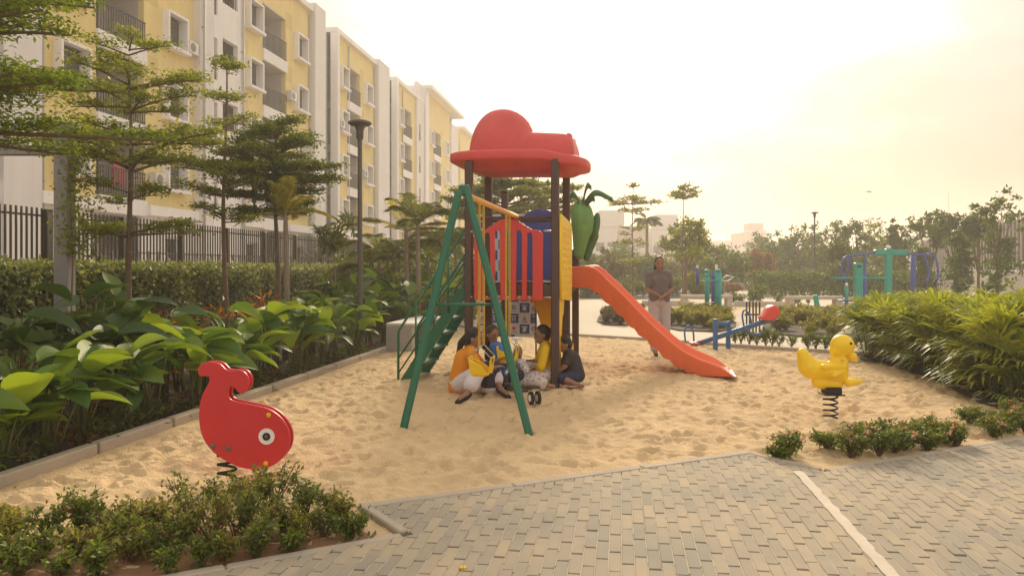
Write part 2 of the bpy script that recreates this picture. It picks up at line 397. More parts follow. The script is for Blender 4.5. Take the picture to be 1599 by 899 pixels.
bed = MB(); bed.add([(x, y, -.012) for x, y in PAVE], [tuple(reversed(range(len(PAVE))))])
pavement = struct('pavement', bed, m_bed)
BL, BW, TOP = .252, .0635, .018
def clip(poly, window):                                            # Sutherland-Hodgman, window convex and counter-clockwise
    out = poly
    for i in range(len(window)):
        a = window[i]; b = window[(i + 1) % len(window)]; inp = out; out = []
        if not inp: break
        side = lambda p: (b[0] - a[0]) * (p[1] - a[1]) - (b[1] - a[1]) * (p[0] - a[0])
        for j in range(len(inp)):
            p, q = inp[j - 1], inp[j]; sp, sq = side(p), side(q)
            if (sp >= 0) != (sq >= 0): t = sp / (sp - sq); out.append((p[0] + (q[0] - p[0]) * t, p[1] + (q[1] - p[1]) * t))
            if sq >= 0: out.append(q)
    return out
def brick_mesh(seed):
    r = random.Random(seed); hx, hy = BW / 2 - .0025, BL / 2 - .006; c = .003
    V = [(-hx, -hy, -.03), (hx, -hy, -.03), (hx, hy, -.03), (-hx, hy, -.03), (-hx, -hy, -c), (hx, -hy, -c), (hx, hy, -c), (-hx, hy, -c)]
    V += [(-hx + c, -hy + c, r.uniform(-.001, .001)), (hx - c, -hy + c, r.uniform(-.001, .001)), (hx - c, hy - c, r.uniform(-.001, .001)), (-hx + c, hy - c, r.uniform(-.001, .001))]
    Fs = [(8, 9, 10, 11)] + [(a, (a + 1) % 4, (a + 1) % 4 + 4, a + 4) for a in range(4)] + [(a + 4, (a + 1) % 4 + 4, (a + 1) % 4 + 8, a + 8) for a in range(4)]
    return MB().add(V, Fs).mesh('brick', m=m_brick)
BM = [brick_mesh(i) for i in range(4)]
rot = math.atan2(pw.y, pw.x)
cells = []
for i in range(-85, 120):
    stag = ((i * 2) % 5) / 5 * BL if i < 46 else (-i * .30) % 1 * BL   # broken bond on the left, stepped bond past the white line
    for j in range(-20, 26):
        c = PO + pw * ((i + .5) * BW) + pd * (j * BL + stag)
        if c.y < 2.2 or c.y > 8.2 or c.x < -3.6 or c.x > 7.4: continue
        sdv = float(sdf_poly(np.array([c.x]), np.array([c.y]), PAVE)[0])
        if sdv > -.13: cells.append((c, sdv))
vis = lambda c: c.y > 3.5 and abs(c.x / c.y) < .70
full = sorted([c for c, s_ in cells if s_ > .135 and vis(c)], key=lambda c: c.y)[:300]
fs_ = set(id(c) for c in full)
more = MB(); br = random.Random(3)
for c, s_ in cells:
    zt = TOP + br.uniform(-.0022, .0022)
    if id(c) in fs_:
        o = part('brick', BM[br.randrange(4)], None, pavement); o.location = (c.x, c.y, zt); o.rotation_euler = (br.uniform(-.004, .004), br.uniform(-.01, .01), rot + br.uniform(-.006, .006)); continue
    hx, hy = BW / 2 - .0025, BL / 2 - .006
    rect = [(c + pw * a * hx + pd * b * hy) for a, b in ((-1, -1), (1, -1), (1, 1), (-1, 1))]; rect = [(p.x, p.y) for p in rect]
    if s_ < .135: rect = clip(PAVE[::-1] if sum(PAVE[i][0] * PAVE[(i + 1) % 10][1] - PAVE[(i + 1) % 10][0] * PAVE[i][1] for i in range(10)) < 0 else PAVE, rect)
    if len(rect) < 3: continue
    n = len(rect); cx = sum(p[0] for p in rect) / n; cy = sum(p[1] for p in rect) / n
    V = [(x, y, -.01) for x, y in rect] + [(x, y, zt - .003) for x, y in rect] + [(x + (cx - x) * .06, y + (cy - y) * .02, zt) for x, y in rect]
    Fs = [tuple(range(2 * n, 3 * n))] + [(a, (a + 1) % n, (a + 1) % n + n, a + n) for a in range(n)] + [(a + n, (a + 1) % n + n, (a + 1) % n + 2 * n, a + 2 * n) for a in range(n)]
    more.add(V, Fs, tint=br.random())
part('paver_field', more, m_brick2, pavement, kind='stuff')
js = MB()
for i in range(-85, 121):                                          # sand swept into the long joints
    a = PO + pw * (i * BW) + pd * (-6); b = PO + pw * (i * BW) + pd * 6
    n_ = 120; prev = None
    for k in range(n_):
        p = a.lerp(b, (k + .5) / n_)
        if p.y < 2.2 or p.y > 8.2 or p.x < -3.6 or p.x > 7.4: continue
        if float(sdf_poly(np.array([p.x]), np.array([p.y]), PAVE)[0]) < .03: continue
        w = .0035; h = .051; z = TOP - .0035 + br.uniform(-.002, .003)
        js.add([tuple(p - pw * w - pd * h) [:2] + (z,), tuple(p + pw * w - pd * h)[:2] + (z,), tuple(p + pw * w + pd * h)[:2] + (z,), tuple(p - pw * w + pd * h)[:2] + (z,)], [(0, 1, 2, 3)])
part('joint_sand', js, m_joint, pavement, kind='stuff')
# the cement line laid over the pavers
a = Vector((*gp(1246, 735, .02), 0)); b = Vector((*gp(1500, 1015, .02), 0)); d = (b - a).normalized(); n2 = Vector((-d.y, d.x, 0))
V = []; Fs = []
N = 160
for k in range(N + 1):
    p = a.lerp(b, k / N); wl = .033 + .005 * noise.noise(Vector((k * .13, 1, 0))) * 2 + .002 * noise.noise(Vector((k * .9, 4, 0))); wr = .033 + .006 * noise.noise(Vector((k * .16, 7, 0))) * 2 + .002 * noise.noise(Vector((k * .8, 9, 0)))
    if k == 0: wl = wr = .02
    for s_, w in ((-1, wl), (-.5, wl), (0, 0), (.5, wr), (1, wr)): q = p + n2 * s_ * w; V.append((q.x, q.y, TOP + (.0035 if abs(s_) == 1 else .0065)))
for k in range(N):
    for i in range(4): Fs.append((k * 5 + i, k * 5 + 5 + i, k * 5 + 6 + i, k * 5 + 1 + i))
struct('cement_line', MB().add(V, Fs, True), mat('cement', (.60, .52, .41), .9, .16, 6, bump=.5, bs=60))
# ------------------------------------------------------------------ the play tower
m_post = mat('post_brown', (.085, .045, .038), .5, .12, 8, bump=.06, bs=40, spec=.4)
m_red = mat('panel_red', (.62, .055, .045), .42, .07, 5, bump=.05, bs=25, spec=.4)
m_rred = mat('roof_red', (.66, .085, .080), .48, .16, 2.5, bump=.08, bs=18, spec=.35)
m_orange = mat('slide_orange', (.84, .17, .065), .40, .09, 3, bump=.06, bs=14, spec=.45)
m_yel = mat('panel_yellow', (.86, .56, .02), .45, .08, 5, bump=.05, bs=30, spec=.4)
m_oy = mat('panel_amber', (.85, .38, .01), .5, .06, 4, spec=.35)
m_blue = mat('panel_blue', (.06, .075, .30), .45, .06, 5, spec=.4)
m_lblue = mat('panel_light_blue', (.07, .24, .52), .45, .06, 5, spec=.4)
m_green = mat('frame_green', (.012, .135, .072), .38, .14, 7, bump=.05, bs=50, spec=.5)
m_pear = mat('pear_green', (.15, .33, .09), .5, .10, 4, bump=.06, bs=20, spec=.35)
m_pleaf = mat('pear_leaf_green', (.06, .15, .05), .5, .10, 4, spec=.35)
m_beam = mat('beam_orange', (.80, .42, .12), .45, .08, 4, spec=.4)
m_steel = mat('steel', (.55, .54, .52), .35, .05, 6, metal=.8)
m_black = mat('black_rubber', (.018, .017, .017), .7, .1, 9, bump=.1, bs=60)
m_chain = mat('chain_yellow', (.62, .40, .04), .45, .1, 9)

TU = Vector((.981, -.196, 0)); TV = Vector((.196, .981, 0)); P1 = Vector((.535, 9.39, 0)); S_ = 1.10
P0 = P1 - TU * S_; P3 = P1 + TV * S_; P4 = P0 + TV * S_; P2 = P3 + TV * S_; P5 = P4 + TV * S_
UP = Vector((0, 0, 1))
TM = Matrix((TU, TV, UP)).transposed()
tower = thing('play_tower', 'play tower with red dome roof, brown posts, green stairs, orange slide and green swing frame', 'play structure', (P0 + P3) / 2)
def tp(u, v, z): return P0 + TU * u + TV * v + UP * z              # tower frame: u to the right, v away, from the front left post
for (p, zt) in ((P0, 2.82), (P1, 2.82), (P3, 2.80), (P4, 2.80), (P2, 1.75), (P5, 2.63)):
    mb = MB(); mb.bbox((p.x, p.y, (zt - .25) / 2), (.098, .098, zt + .25), TM, bev=.014)
    o = part('post', mb, m_post, tower)
    if p is P5: part('post_cap', MB().bbox((p.x, p.y, zt + .01), (.104, .104, .03), TM, bev=.01), m_black, o)
# decks: planked steel sheet with raised rim
for v0 in (0, S_):
    mb = MB(); mb.bbox(tp(S_ / 2, v0 + S_ / 2, 1.17), (S_ - .10, S_ - .10, .05), TM, bev=.01)
    d_ = part('deck', mb, m_post, tower)
    mb = MB()
    for vv in (v0 + .0, v0 + S_): mb.bbox(tp(S_ / 2, vv, 1.235 - .05 + (.004 if vv else 0)), (S_ - .099, .045, .13), TM, bev=.006)
    for uu in (0, S_): mb.bbox(tp(uu, v0 + S_ / 2, 1.187), (.045, S_ - .099, .13), TM, bev=.006)
    part('deck_rim', mb, m_post, d_)
# red front panel with five arched slots
PC = .52; zb, zt_ = 1.065, 2.06; hw = .435
slots = [(PC + d, w) for d, w in ((-.268, .036), (-.135, .036), (.0, .036), (.137, .036), (.272, .036))]
def panel_top(u):
    d = abs(u - PC); return interp(d, [0, .10, .20, .30, .40, .435], [2.075, 2.065, 2.0, 1.935, 1.925, 1.885])
def vfn(vv): return lambda a, b, dd: tp(a, vv + dd, b)
mb = MB(); th = .035; edges = [PC - hw]
for c, w in slots: edges += [c - w, c + w]
edges.append(PC + hw)
sb, st = 1.125, lambda c: panel_top(c) - (.16 if abs(c - PC) < .2 else .10)
def solid(u0, u1, f0, f1, n=6):                                    # a vertical strip whose foot and head follow f0 and f1
    us = [u0 + (u1 - u0) * i / n for i in range(n + 1)]
    mb.prism([(u, f0(u)) for u in us] + [(u, f1(u)) for u in reversed(us)], vfn(-.075), th, bev=.005)
for i in range(0, len(edges), 2): solid(edges[i], edges[i + 1], lambda u: zb + (.02 if u in (edges[0], edges[-1]) else 0), panel_top)
for c, w in slots:
    arch = lambda u, c=c, w=w: st(c) + .05 * math.sqrt(max(0, 1 - ((u - c) / w) ** 2))
    solid(c - w, c + w, arch, panel_top); foot = lambda u, c=c, w=w: sb - .03 * math.sqrt(max(0, 1 - ((u - c) / w) ** 2))
    solid(c - w, c + w, lambda u: zb, foot)
fp_ = part('front_panel', mb, m_red, tower, label='red railing panel with five arched slots')
for c, w in slots: part('bolt', MB().ell(tp(c, -.083, 1.10), (.014, .01, .014), 8, 6), m_steel, fp_)
for zz_ in (1.92, 1.10):
    for uu in ((PC - hw - .03, .0), (PC + hw + .01, S_)):
        part('bracket', MB().tube([tp(uu[0], -.05, zz_), tp(uu[1], -.05 + .03, zz_)], .012, 6), m_steel, tower)
# top rail across the front, the amber rail that the swings hang from
part('top_rail', MB().tube([tp(.05, 0, 2.09), tp(S_ - .05, 0, 2.09)], .022, 8), m_post, tower)
# right side: yellow relief panel with raised blocks
def ufn(uu): return lambda a, b, dd: tp(uu + dd, a, b)
mb = MB(); mb.prism([(-.03, 1.08), (S_ - .10, 1.02), (S_ - .06, 1.10), (S_ - .06, 2.02), (S_ - .16, 2.07), (-.03, 2.13)], ufn(S_ + .055), .03, bev=.005)
rp_ = part('side_panel', mb, m_yel, tower, label='yellow plastic side panel with raised relief')
br = random.Random(11)
for r in range(11):
    z0 = 1.10 + r * .083
    if r < 4:
        for k in range(4): part('relief_block', MB().bbox(tp(S_ + .088, .09 + k * .24 + (.06 if r % 2 else 0), z0 + .04), (.012, .225, .068), TM, bev=.004), m_yel, rp_)
    else:
        for k in range(5):
            part('relief_block', MB().bbox(tp(S_ + .088, .08 + k * .19 + br.uniform(-.03, .03), z0 + .04), (.014, br.uniform(.07, .15), br.uniform(.035, .06)), TM, bev=.005), m_yel, rp_)
# under the deck: amber panels with curved edges
pts = [(1.055, .42)] + [(1.055, 1.08)] + [(.58, 1.08)] + [(.62 + .13 * math.sin(q / 8 * math.pi / 2), 1.0 - .52 * q / 8) for q in range(9)] + [(.80, .42)]
part('lower_panel', MB().prism(pts, vfn(S_ + .055), .03, bev=.004), m_oy, tower, label='amber lower panel with a curved left edge')
pts = [(.05, .12), (.24, .12)] + [(.24 + .25 * (1 - math.cos(q / 8 * math.pi / 2)), .12 + .75 * math.sin(q / 8 * math.pi / 2)) for q in range(1, 9)] + [(.60, 1.09), (.05, 1.09)]
part('lower_panel', MB().prism(pts, ufn(S_ + .01), .03, bev=.004), m_yel, tower)
part('lower_panel', MB().prism([(S_ + .06, .10), (S_ + .55, .10), (S_ + .50, .38), (S_ + .06, .44)], ufn(S_ + .01), .03, bev=.004), m_yel, tower)
# far side: blue arched panel and light blue panel
pts = [(.07, 1.28), (S_ - .07, 1.28), (S_ - .07, 2.02)] + [(.56 + .36 * math.cos(q / 14 * math.pi), 2.04 + .33 * math.sin(q / 14 * math.pi)) for q in range(15)] + [(.07, 2.02)]
part('back_panel', MB().prism(pts, vfn(2 * S_ - .02), .035, bev=.005), m_blue, tower, label='blue panel with an arched top')
part('side_screen', MB().prism([(S_ + .06, 1.26), (S_ + .34, 1.26), (S_ + .34, 2.02), (S_ + .06, 2.02)], ufn(S_ - .10), .03, bev=.004), m_lblue, tower)
part('back_bar', MB().tube([tp(0, S_, 2.12), tp(S_, S_, 2.12)], .02, 8), m_post, tower)
part('yellow_bar', MB().bbox(tp(.22, S_ - .05, 1.62), (.10, .03, .72), TM, bev=.004), m_oy, tower)

# roof: helmet dome, snout and wide curled brim
RZ = 2.80; rc = (P0 + P3) / 2
def rpnt(u, v, z): return rc + TU * u + TV * v + UP * z
def roof_h(u, v):                                                  # dome at the left, long flat-topped snout at the right
    d = 1 - (math.hypot((u + .215) / .465, v / .45)) ** 2.5; dome = .66 * max(0, d) ** .50 if d > 0 else 0
    e = (1 - abs((u - .27) / .49) ** 10) ; f = (1 - abs(v / .385) ** 4); sn = (.335 - .07 * (u - .1)) * max(0, e) ** .38 * max(0, f) ** .42 if e > 0 and f > 0 else 0
    k = .10; h_ = max(k - abs(dome - sn), 0) / k if dome > 0 and sn > 0 else 0
    return max(dome, sn) + h_ * h_ * k * .25
mb = MB(); nt_, nr_ = 96, 26; cu = .0; V = []
for i in range(nt_):
    th_ = 2 * math.pi * i / nt_; cx_, sx_ = math.cos(th_), math.sin(th_); R_ = .05
    while roof_h(cu + cx_ * R_, sx_ * R_) > 0 and R_ < 1.2: R_ += .004
    for j in range(nr_ + 1):
        s_ = math.sin(math.pi / 2 * j / nr_); V.append(rpnt(cu + cx_ * R_ * s_, sx_ * R_ * s_, 2.90 + (roof_h(cu + cx_ * R_ * s_, sx_ * R_ * s_) if j < nr_ else -.03)))
Fs = [(i * (nr_ + 1) + j, i * (nr_ + 1) + j + 1, ((i + 1) % nt_) * (nr_ + 1) + j + 1, ((i + 1) % nt_) * (nr_ + 1) + j) for i in range(nt_) for j in range(1, nr_)] + [(0, i * (nr_ + 1) + 1, ((i + 1) % nt_) * (nr_ + 1) + 1) for i in range(nt_)]
me = mb.add(V, Fs, True).mesh('roof', wloc(tower), m_rred)
roof = part('roof', me, None, tower)
prims = []
br_out = [(-.84, .30), (-.80, .50), (-.60, .60), (-.2, .62), (.3, .60), (.7, .58), (.84, .45), (.92, .2)]
br_out = br_out + [(x, -y_) for x, y_ in reversed(br_out)]; bo = smooth_closed([br_out[i] for i in range(len(br_out))], 4)
mb = MB(); n = len(bo); V = []
zk = lambda x: 2.885 - .03 * (x + .3) ** 2 - (.05 if x > .4 else 0) * min(1, (x - .4) * 4 if x > .4 else 0)
prof = [(.55, .07), (.95, .062), (.992, .05), (1.0, .03), (1.0, -.04), (.985, -.058), (.90, -.075), (.78, -.13), (.55, -.185), (.2, -.20)]
for s_, dz in prof:
    for (x, y_) in bo: V.append(rpnt(x * s_, y_ * s_, zk(x * s_) + dz))
Fs = [(l * n + i, l * n + n + i, l * n + n + (i + 1) % n, l * n + (i + 1) % n) for l in range(len(prof) - 1) for i in range(n)]
mb.add(V, Fs, True); mb.f.append(tuple((len(prof) - 1) * n + i for i in reversed(range(n)))); mb.sm.append(False); mb.t.append(.5)
mb.f.append(tuple(range(n))); mb.sm.append(False); mb.t.append(.5)
part('brim', mb, m_rred, tower)
for vv in (-.20, .20): part('ear', MB().ell(rpnt(.675, vv, 3.13), (.05, .06, .06), 14, 10, TM), m_rred, tower)

# pear-shaped climbing post decoration
pc = P2 + TU * .10 + TV * -.05
prims = [('e', (pc.x + .035, pc.y, 2.17), (.155, .14, .30)), ('e', (pc.x - .06, pc.y - .02, 2.20), (.105, .14, .28)),
         ('c', (pc.x, pc.y, 2.05), .15, (pc.x - .04, pc.y, 1.68), .085), ('c', (pc.x - .02, pc.y, 2.36), .10, (pc.x - .02, pc.y, 2.46), .06)]
me = sculpt(prims, .014, 4, 'pear'); shift_mesh(me, -tower.location); me.materials.append(m_pear)
pear = part('pear', me, None, tower, label='green pear-shaped plastic decoration')
prims = [('e', (pc.x + .21, pc.y + .07, 2.08), (.07, .13, .24), Matrix.Rotation(R(10), 3, 'Y')), ('c', (pc.x + .2, pc.y + .07, 1.95), .07, (pc.x + .08, pc.y + .05, 1.62), .05)]
me = sculpt(prims, .014, 4, 'lobe'); shift_mesh(me, -tower.location); me.materials.append(m_pleaf); part('pear_lobe', me, None, tower)
for (x0, x1, x2, zt, w) in ((.02, .20, .46, .06, .085), (0, .07, .14, .16, .09), (-.02, -.12, -.19, .04, .09), (.05, .14, .19, -.02, .09)):
    q = curve([(pc.x + x0, pc.y - .03, 2.42), (pc.x + x1, pc.y - .06, 2.54 + zt), (pc.x + x2, pc.y - .08, 2.50 + zt * (-.3 if x2 > .3 else 1))], 6); mb = MB(); n = len(q); V = []
    for i, p in enumerate(q):
        t = i / (n - 1); ww = w * math.sin(math.pi * min(.96, .12 + .88 * t)) ** .6
        for a, dz in ((-1, -.020), (0, .040), (1, -.020), (0, -.026)): V.append(p + Vector((0, a * ww, dz + .0)) + Vector((0, 0, a * ww * .5)))
    Fs = [(i * 4 + k, i * 4 + 4 + k, i * 4 + 4 + (k + 1) % 4, i * 4 + (k + 1) % 4) for i in range(n - 1) for k in range(4)] + [(0, 1, 2, 3), tuple(n * 4 - 1 - k for k in range(4))]
    mb.add(V, Fs, True); part('pear_leaf', mb, m_pleaf, tower)

# slide: outline of its near wall taken in the plane it stands in
sm = (P2 + P3) / 2 + TU * .0; SW = .255
near = sm - TV * SW; sm = sm + TV * .165; SW = .42
def zo(zx, zy):                                                    # zoom pixel -> (t along the slide, height)
    px, py = 860 + zx / 3.458, 380 + zy / 3.458; k = (px - MID) / FOC
    t = (near.y * k - near.x) / (TU.x - TU.y * k); y = near.y + TU.y * t; return t, EYE - (py - HOR) / FOC * y
top = [zo(*p) for p in ((115, 125), (210, 125), (260, 150), (310, 200), (400, 290), (500, 395), (600, 490), (700, 572), (800, 625), (900, 660), (960, 695), (1005, 738))]
bot = [zo(*p) for p in ((110, 235), (205, 238), (250, 275), (300, 322), (350, 368), (400, 420), (440, 462), (500, 512), (560, 566), (620, 622), (680, 668), (740, 700), (800, 722), (860, 733), (1010, 745))]
t0, t1 = top[0][0] - .02, top[-1][0]; N = 110; V = []
tx, tz = zip(*[(p.x, p.y) for p in curve([Vector((a, b, 0)) for a, b in top], 5)]); bx, bz = zip(*bot)
for i in range(N + 1):
    t = t0 + (t1 - t0) * i / N; zt = interp(t, tx, tz) + .018 * math.sin(math.pi * min(1, max(0, (t - t0) / (t1 - t0)))); zb0 = interp(t, bx, bz); mid_ = .35 < (t - t0) / (t1 - t0) < .93 or .12 < (t - t0) / (t1 - t0) < .35
    sc_ = .040 * (1 - abs(((t * 6.2) % 1) ** 1.6 * 2 - 1)) if mid_ else 0
    zbt = max(-.02, min(zb0 - .012 * math.sin(math.pi * i / N) + sc_, zt - .01)); fl = zbt + (zt - zbt) * (.30 + .12 * (i / N)); fl = min(fl, zt - .012) if zt - zbt > .03 else zt - .003; W = SW
    sec = [(-W + .012, zbt), (-W - .002, zbt + .015), (-W, zt - .05 if zt - zbt > .1 else (zt + zbt) / 2), (-W - .012, zt - .028), (-W - .008, zt - .006), (-W + .012, zt), (-W + .034, zt - .008), (-W + .045, zt - .045 if zt - zbt > .1 else fl), (-W + .075, fl + .015), (-W + .14, fl), (0, fl - .006)]
    sec = [(a, max(b, zbt)) for a, b in sec]
    sec = sec + [(-a, b) for a, b in reversed(sec[:-1])] + [(W - .06, zbt + .006), (W - .09, max(zbt + .006, fl - .05)), (-W + .09, max(zbt + .006, fl - .05)), (-W + .06, zbt + .006)]
    bank = .055 * math.sin(math.pi * min(1, max(0, (t - t0) / (t1 - t0))))      # the far wall stands a little higher
    for (v, z) in sec: V.append(sm + TU * t + TV * v + UP * (z + bank * max(0, (v + SW) / (2 * SW) - .5) * 2))
n = len(sec); Fs = [(i * n + k, i * n + (k + 1) % n, (i + 1) * n + (k + 1) % n, (i + 1) * n + k) for i in range(N) for k in range(n)]
Fs += [tuple(range(n)), tuple(N * n + k for k in reversed(range(n)))]
part('slide', MB().add(V, Fs, True), m_orange, tower, label='orange plastic slide with raised scalloped side walls')
part('slide_arch', MB().bbox(sm + TU * .03 + UP * 1.24, (.06, .60, .14), TM, bev=.01), m_post, tower)

# green stairs at the left of the front bay
sv0, sv1 = .20, .92
stL = lambda u, v, z: tp(u, v, z)
for v in (sv0, sv1):
    part('stringer', MB().hexa([stL(-1.00, v - .02, -.04), stL(-.84, v - .02, -.04), stL(-.84, v + .02, -.04), stL(-1.00, v + .02, -.04)],
                               [stL(-.19, v - .02, 1.20), stL(-.03, v - .02, 1.20), stL(-.03, v + .02, 1.20), stL(-.19, v + .02, 1.20)]), m_green, tower)
for k in range(5):
    z = .20 + k * .20; u = -.89 + z * .655
    part('stair_tread', MB().bbox(tp(u, (sv0 + sv1) / 2, z), (.20, sv1 - sv0 - .045, .03), TM, bev=.006), m_green, tower)
for v in (sv0 - .035, sv1 + .035):
    
    q = [tp(-1.00, v, -.05), tp(-1.00, v, .62), tp(-.97, v, .68), tp(-.08, v, 1.98)]
    part('handrail', MB().tube(curve(q, 4)[:1] + q[1:], .017, 8), m_green, tower)
    part('handrail', MB().tube([tp(-1.00, v, .28), tp(-.06, v, 1.60)], .013, 6), m_green, tower)
    part('handrail', MB().tube([tp(-.99, v, .10), tp(-.10, v, 1.38)], .011, 6), m_green, tower) if v < sv0 else None
    part('baluster', MB().tube([tp(-.76, v, .24), tp(-.76, v, .98)], .013, 6), m_green, tower)
    part('baluster', MB().tube([tp(-.32, v, .88), tp(-.32, v, 1.62)], .013, 6), m_green, tower)

# swing frame: green leg pair, tie and the amber beam to the tower
AX = at(722, 322, 7.3); FL = Vector((*gp(627, 668), -.04)); FR = Vector((*gp(827, 674), -.04))
apex = at(722, 308, 7.3)
def flat_leg(a, b, w, name):
    d = (b - a).normalized(); s_ = Vector((d.z, 0, -d.x)).normalized(); M_ = Matrix((s_, d.cross(s_), d)).transposed()
    part(name, MB().bbox((a + b) / 2, (w, w * .62, (b - a).length), M_, bev=.014), m_green, tower)
apL = Vector((apex.x - .03, apex.y - .02, apex.z)); apR = Vector((apex.x + .03, apex.y + .03, apex.z + .02))
flat_leg(FL + Vector((.01, 0, 0)), apL + Vector((0, 0, .06)), .072, 'swing_leg'); flat_leg(FR, apR + Vector((0, 0, .10)), .072, 'swing_leg')
tl = FL.lerp(apL, .53); tr = FR.lerp(apR, .53)
part('tie_bar', MB().tube([tl, tr], .014, 8), m_green, tower)
part('bracket', MB().bbox(apex + Vector((.0, .03, .07)), (.07, .07, .10), bev=.01), m_green, tower)
bend = tp(.62, -.02, 2.10)
bstart = apex + Vector((.02, .03, .03)); bstart.z = 2.17
bd = (bend - bstart)
part('swing_beam', MB().tube([bstart, bend], .030, 12), m_beam, tower)

# ------------------------------------------------------------------ the two swings
def chain(mb, a, b, link=.040, r=.0058):
    a = Vector(a); b = Vector(b); d = (b - a); n = max(2, int(d.length / (link * .78))); dn = d.normalized(); s0 = dn.orthogonal().normalized(); s1 = dn.cross(s0)
    for i in range(n):
        c = a + d * ((i + .5) / n); s_ = s0 if i % 2 else s1; ring = []
        for k in range(8):
            q = 2 * math.pi * k / 8; ring.append(c + dn * math.cos(q) * link * .62 + s_ * math.sin(q) * link * .28)
        mb.tube(ring, r, 4, closed=True)
def swing(f, drop, label, side):
    c = bstart + bd * f; sw = thing('swing', label, 'swing', (c.x, c.y, 0), 0, 'yellow bucket swings on chains')
    bw = bd.normalized(); hx = .115; zt = c.z - .03; zs = .34
    # seat: bucket with high back, front lip, open sides
    mb = MB(); fr = Vector((bw.y, -bw.x, 0)).normalized(); sd_ = Vector((bw.x, bw.y, 0)).normalized()
    def q(a, b, z): return Vector((c.x, c.y, 0)) + fr * a + sd_ * b + UP * z
    return sw, c, q, zt, zs
def make_swing(f, label, drop=0.0):
    sw, c, q, zt, zs = swing(f, 0, label, 1)
    zs += drop
    # half bucket: floor, back wall, front wall, low sides
    W, D = .125, .088
    prof = [(-W, .20), (-W * .80, .03), (-W * .5, 0), (W * .45, 0), (W * .82, .04), (W, .20)]
    mb = MB(); t = .014; n = len(prof); V = []
    for (b, s_) in ((-D, 1), (D, 1)):
        for (a, z) in prof: V.append(q(a, b * (1 - .12 * (z < .1)), zs + z * (1 if abs(a) > W * .9 else 1)))
    for (b, s_) in ((-D + t, 1), (D - t, 1)):
        for (a, z) in prof: V.append(q(a * .9, b * (1 - .12 * (z < .1)), zs + z + (t if z < .1 else 0)))
    Fs = [(i, i + 1, n + i + 1, n + i) for i in range(n - 1)] + [(2 * n + i, 3 * n + i, 3 * n + i + 1, 2 * n + i + 1) for i in range(n - 1)]
    Fs += [(i, 2 * n + i, 2 * n + i + 1, i + 1) for i in range(n - 1)] + [(n + i, n + i + 1, 3 * n + i + 1, 3 * n + i) for i in range(n - 1)]
    Fs += [(0, n, 3 * n, 2 * n), (n - 1, 3 * n - 1, 4 * n - 1, 2 * n - 1)]
    mb.add(V, Fs)
    for b in (-D + .008, D - .008):                                # side webs
        mb.hexa([q(-W * .8, b - .007, zs + .02), q(W * .8, b - .007, zs + .02), q(W * .8, b + .007, zs + .02), q(-W * .8, b + .007, zs + .02)],
                [q(-W * .93, b - .007, zs + .17), q(W * .2, b - .007, zs + .11), q(W * .2, b + .007, zs + .11), q(-W * .93, b + .007, zs + .17)])
    part('seat', mb, m_yel, sw)
    part('seat_plate', MB().bbox(q(W + .006, 0, zs + .165), (.012, .06, .06), bev=.003), m_steel, sw)
    for b in (-D, D):
        tri = q(0, b, zs + .32)
        part('hanger', MB().tube([q(-W, b, zs + .195), tri, q(W, b, zs + .195)], .005, 6), m_steel, sw)
        mb = MB(); chain(mb, tri, q(0, b * .9, zt)); part('chain', mb, m_chain, sw)
        part('hanger_clamp', MB().bbox(q(0, b * .9, zt + .005), (.03, .03, .05), bev=.005), m_chain, sw)
make_swing(.27, 'yellow bucket swing with chains hanging nearest inside the green frame')
make_swing(.79, 'yellow bucket swing farther along the amber beam, mostly behind the right green leg')

# ------------------------------------------------------------------ the banner
m_ban = mat('banner_cloth', (.62, .63, .66), .7, .06, 6, bump=.15, bs=30)
m_bblue = mat('banner_blue', (.035, .085, .36), .7, .08, 6)
m_bgrey = mat('banner_grey', (.30, .30, .38), .7, .1, 6); m_bred = mat('banner_red', (.55, .08, .07), .7)
b0, b1 = Vector((-.56, 12.15, 0)), Vector((.385, 11.93, 0)); bz0, bz1 = .38, 2.32
bdir = (b1 - b0); bn_ = Vector((bdir.y, -bdir.x, 0)).normalized()
def bp(a, z, d=0): return b0 + bdir * a + UP * z + bn_ * (d + .012 * math.sin(a * 9 + z * 2))
ban = thing('banner', 'white cloth banner with blue logo squares hanging behind the play tower', 'banner', b0)
mb = MB(); nx_, nz_ = 24, 20
V = [bp(i / nx_, bz0 + (bz1 - bz0) * j / nz_) for j in range(nz_ + 1) for i in range(nx_ + 1)]
V2 = [bp(i / nx_, bz0 + (bz1 - bz0) * j / nz_, -.004) for j in range(nz_ + 1) for i in range(nx_ + 1)]
n1 = len(V); Fs = [(j * (nx_ + 1) + i, j * (nx_ + 1) + i + 1, (j + 1) * (nx_ + 1) + i + 1, (j + 1) * (nx_ + 1) + i) for j in range(nz_) for i in range(nx_)]
mb.add(V + V2, Fs + [tuple(n1 + k for k in reversed(f)) for f in Fs], True); part('cloth', mb, m_ban, ban)
pb, pg_, pr_, pw_ = MB(), MB(), MB(), MB(); q_ = random.Random(2)
cs = .167; ncol = 5; nrow = 11
def pq(m_, a0, a1, z0, z1, d): m_.add([bp(a0, z0, d), bp(a1, z0, d), bp(a1, z1, d), bp(a0, z1, d)], [(0, 1, 2, 3)])
def disc(m_, ac, zc, ra, rz_, d, n=10): m_.add([bp(ac + ra * math.cos(2 * math.pi * k / n), zc + rz_ * math.sin(2 * math.pi * k / n), d) for k in range(n)], [tuple(range(n))])
cw = 1 / 5.6
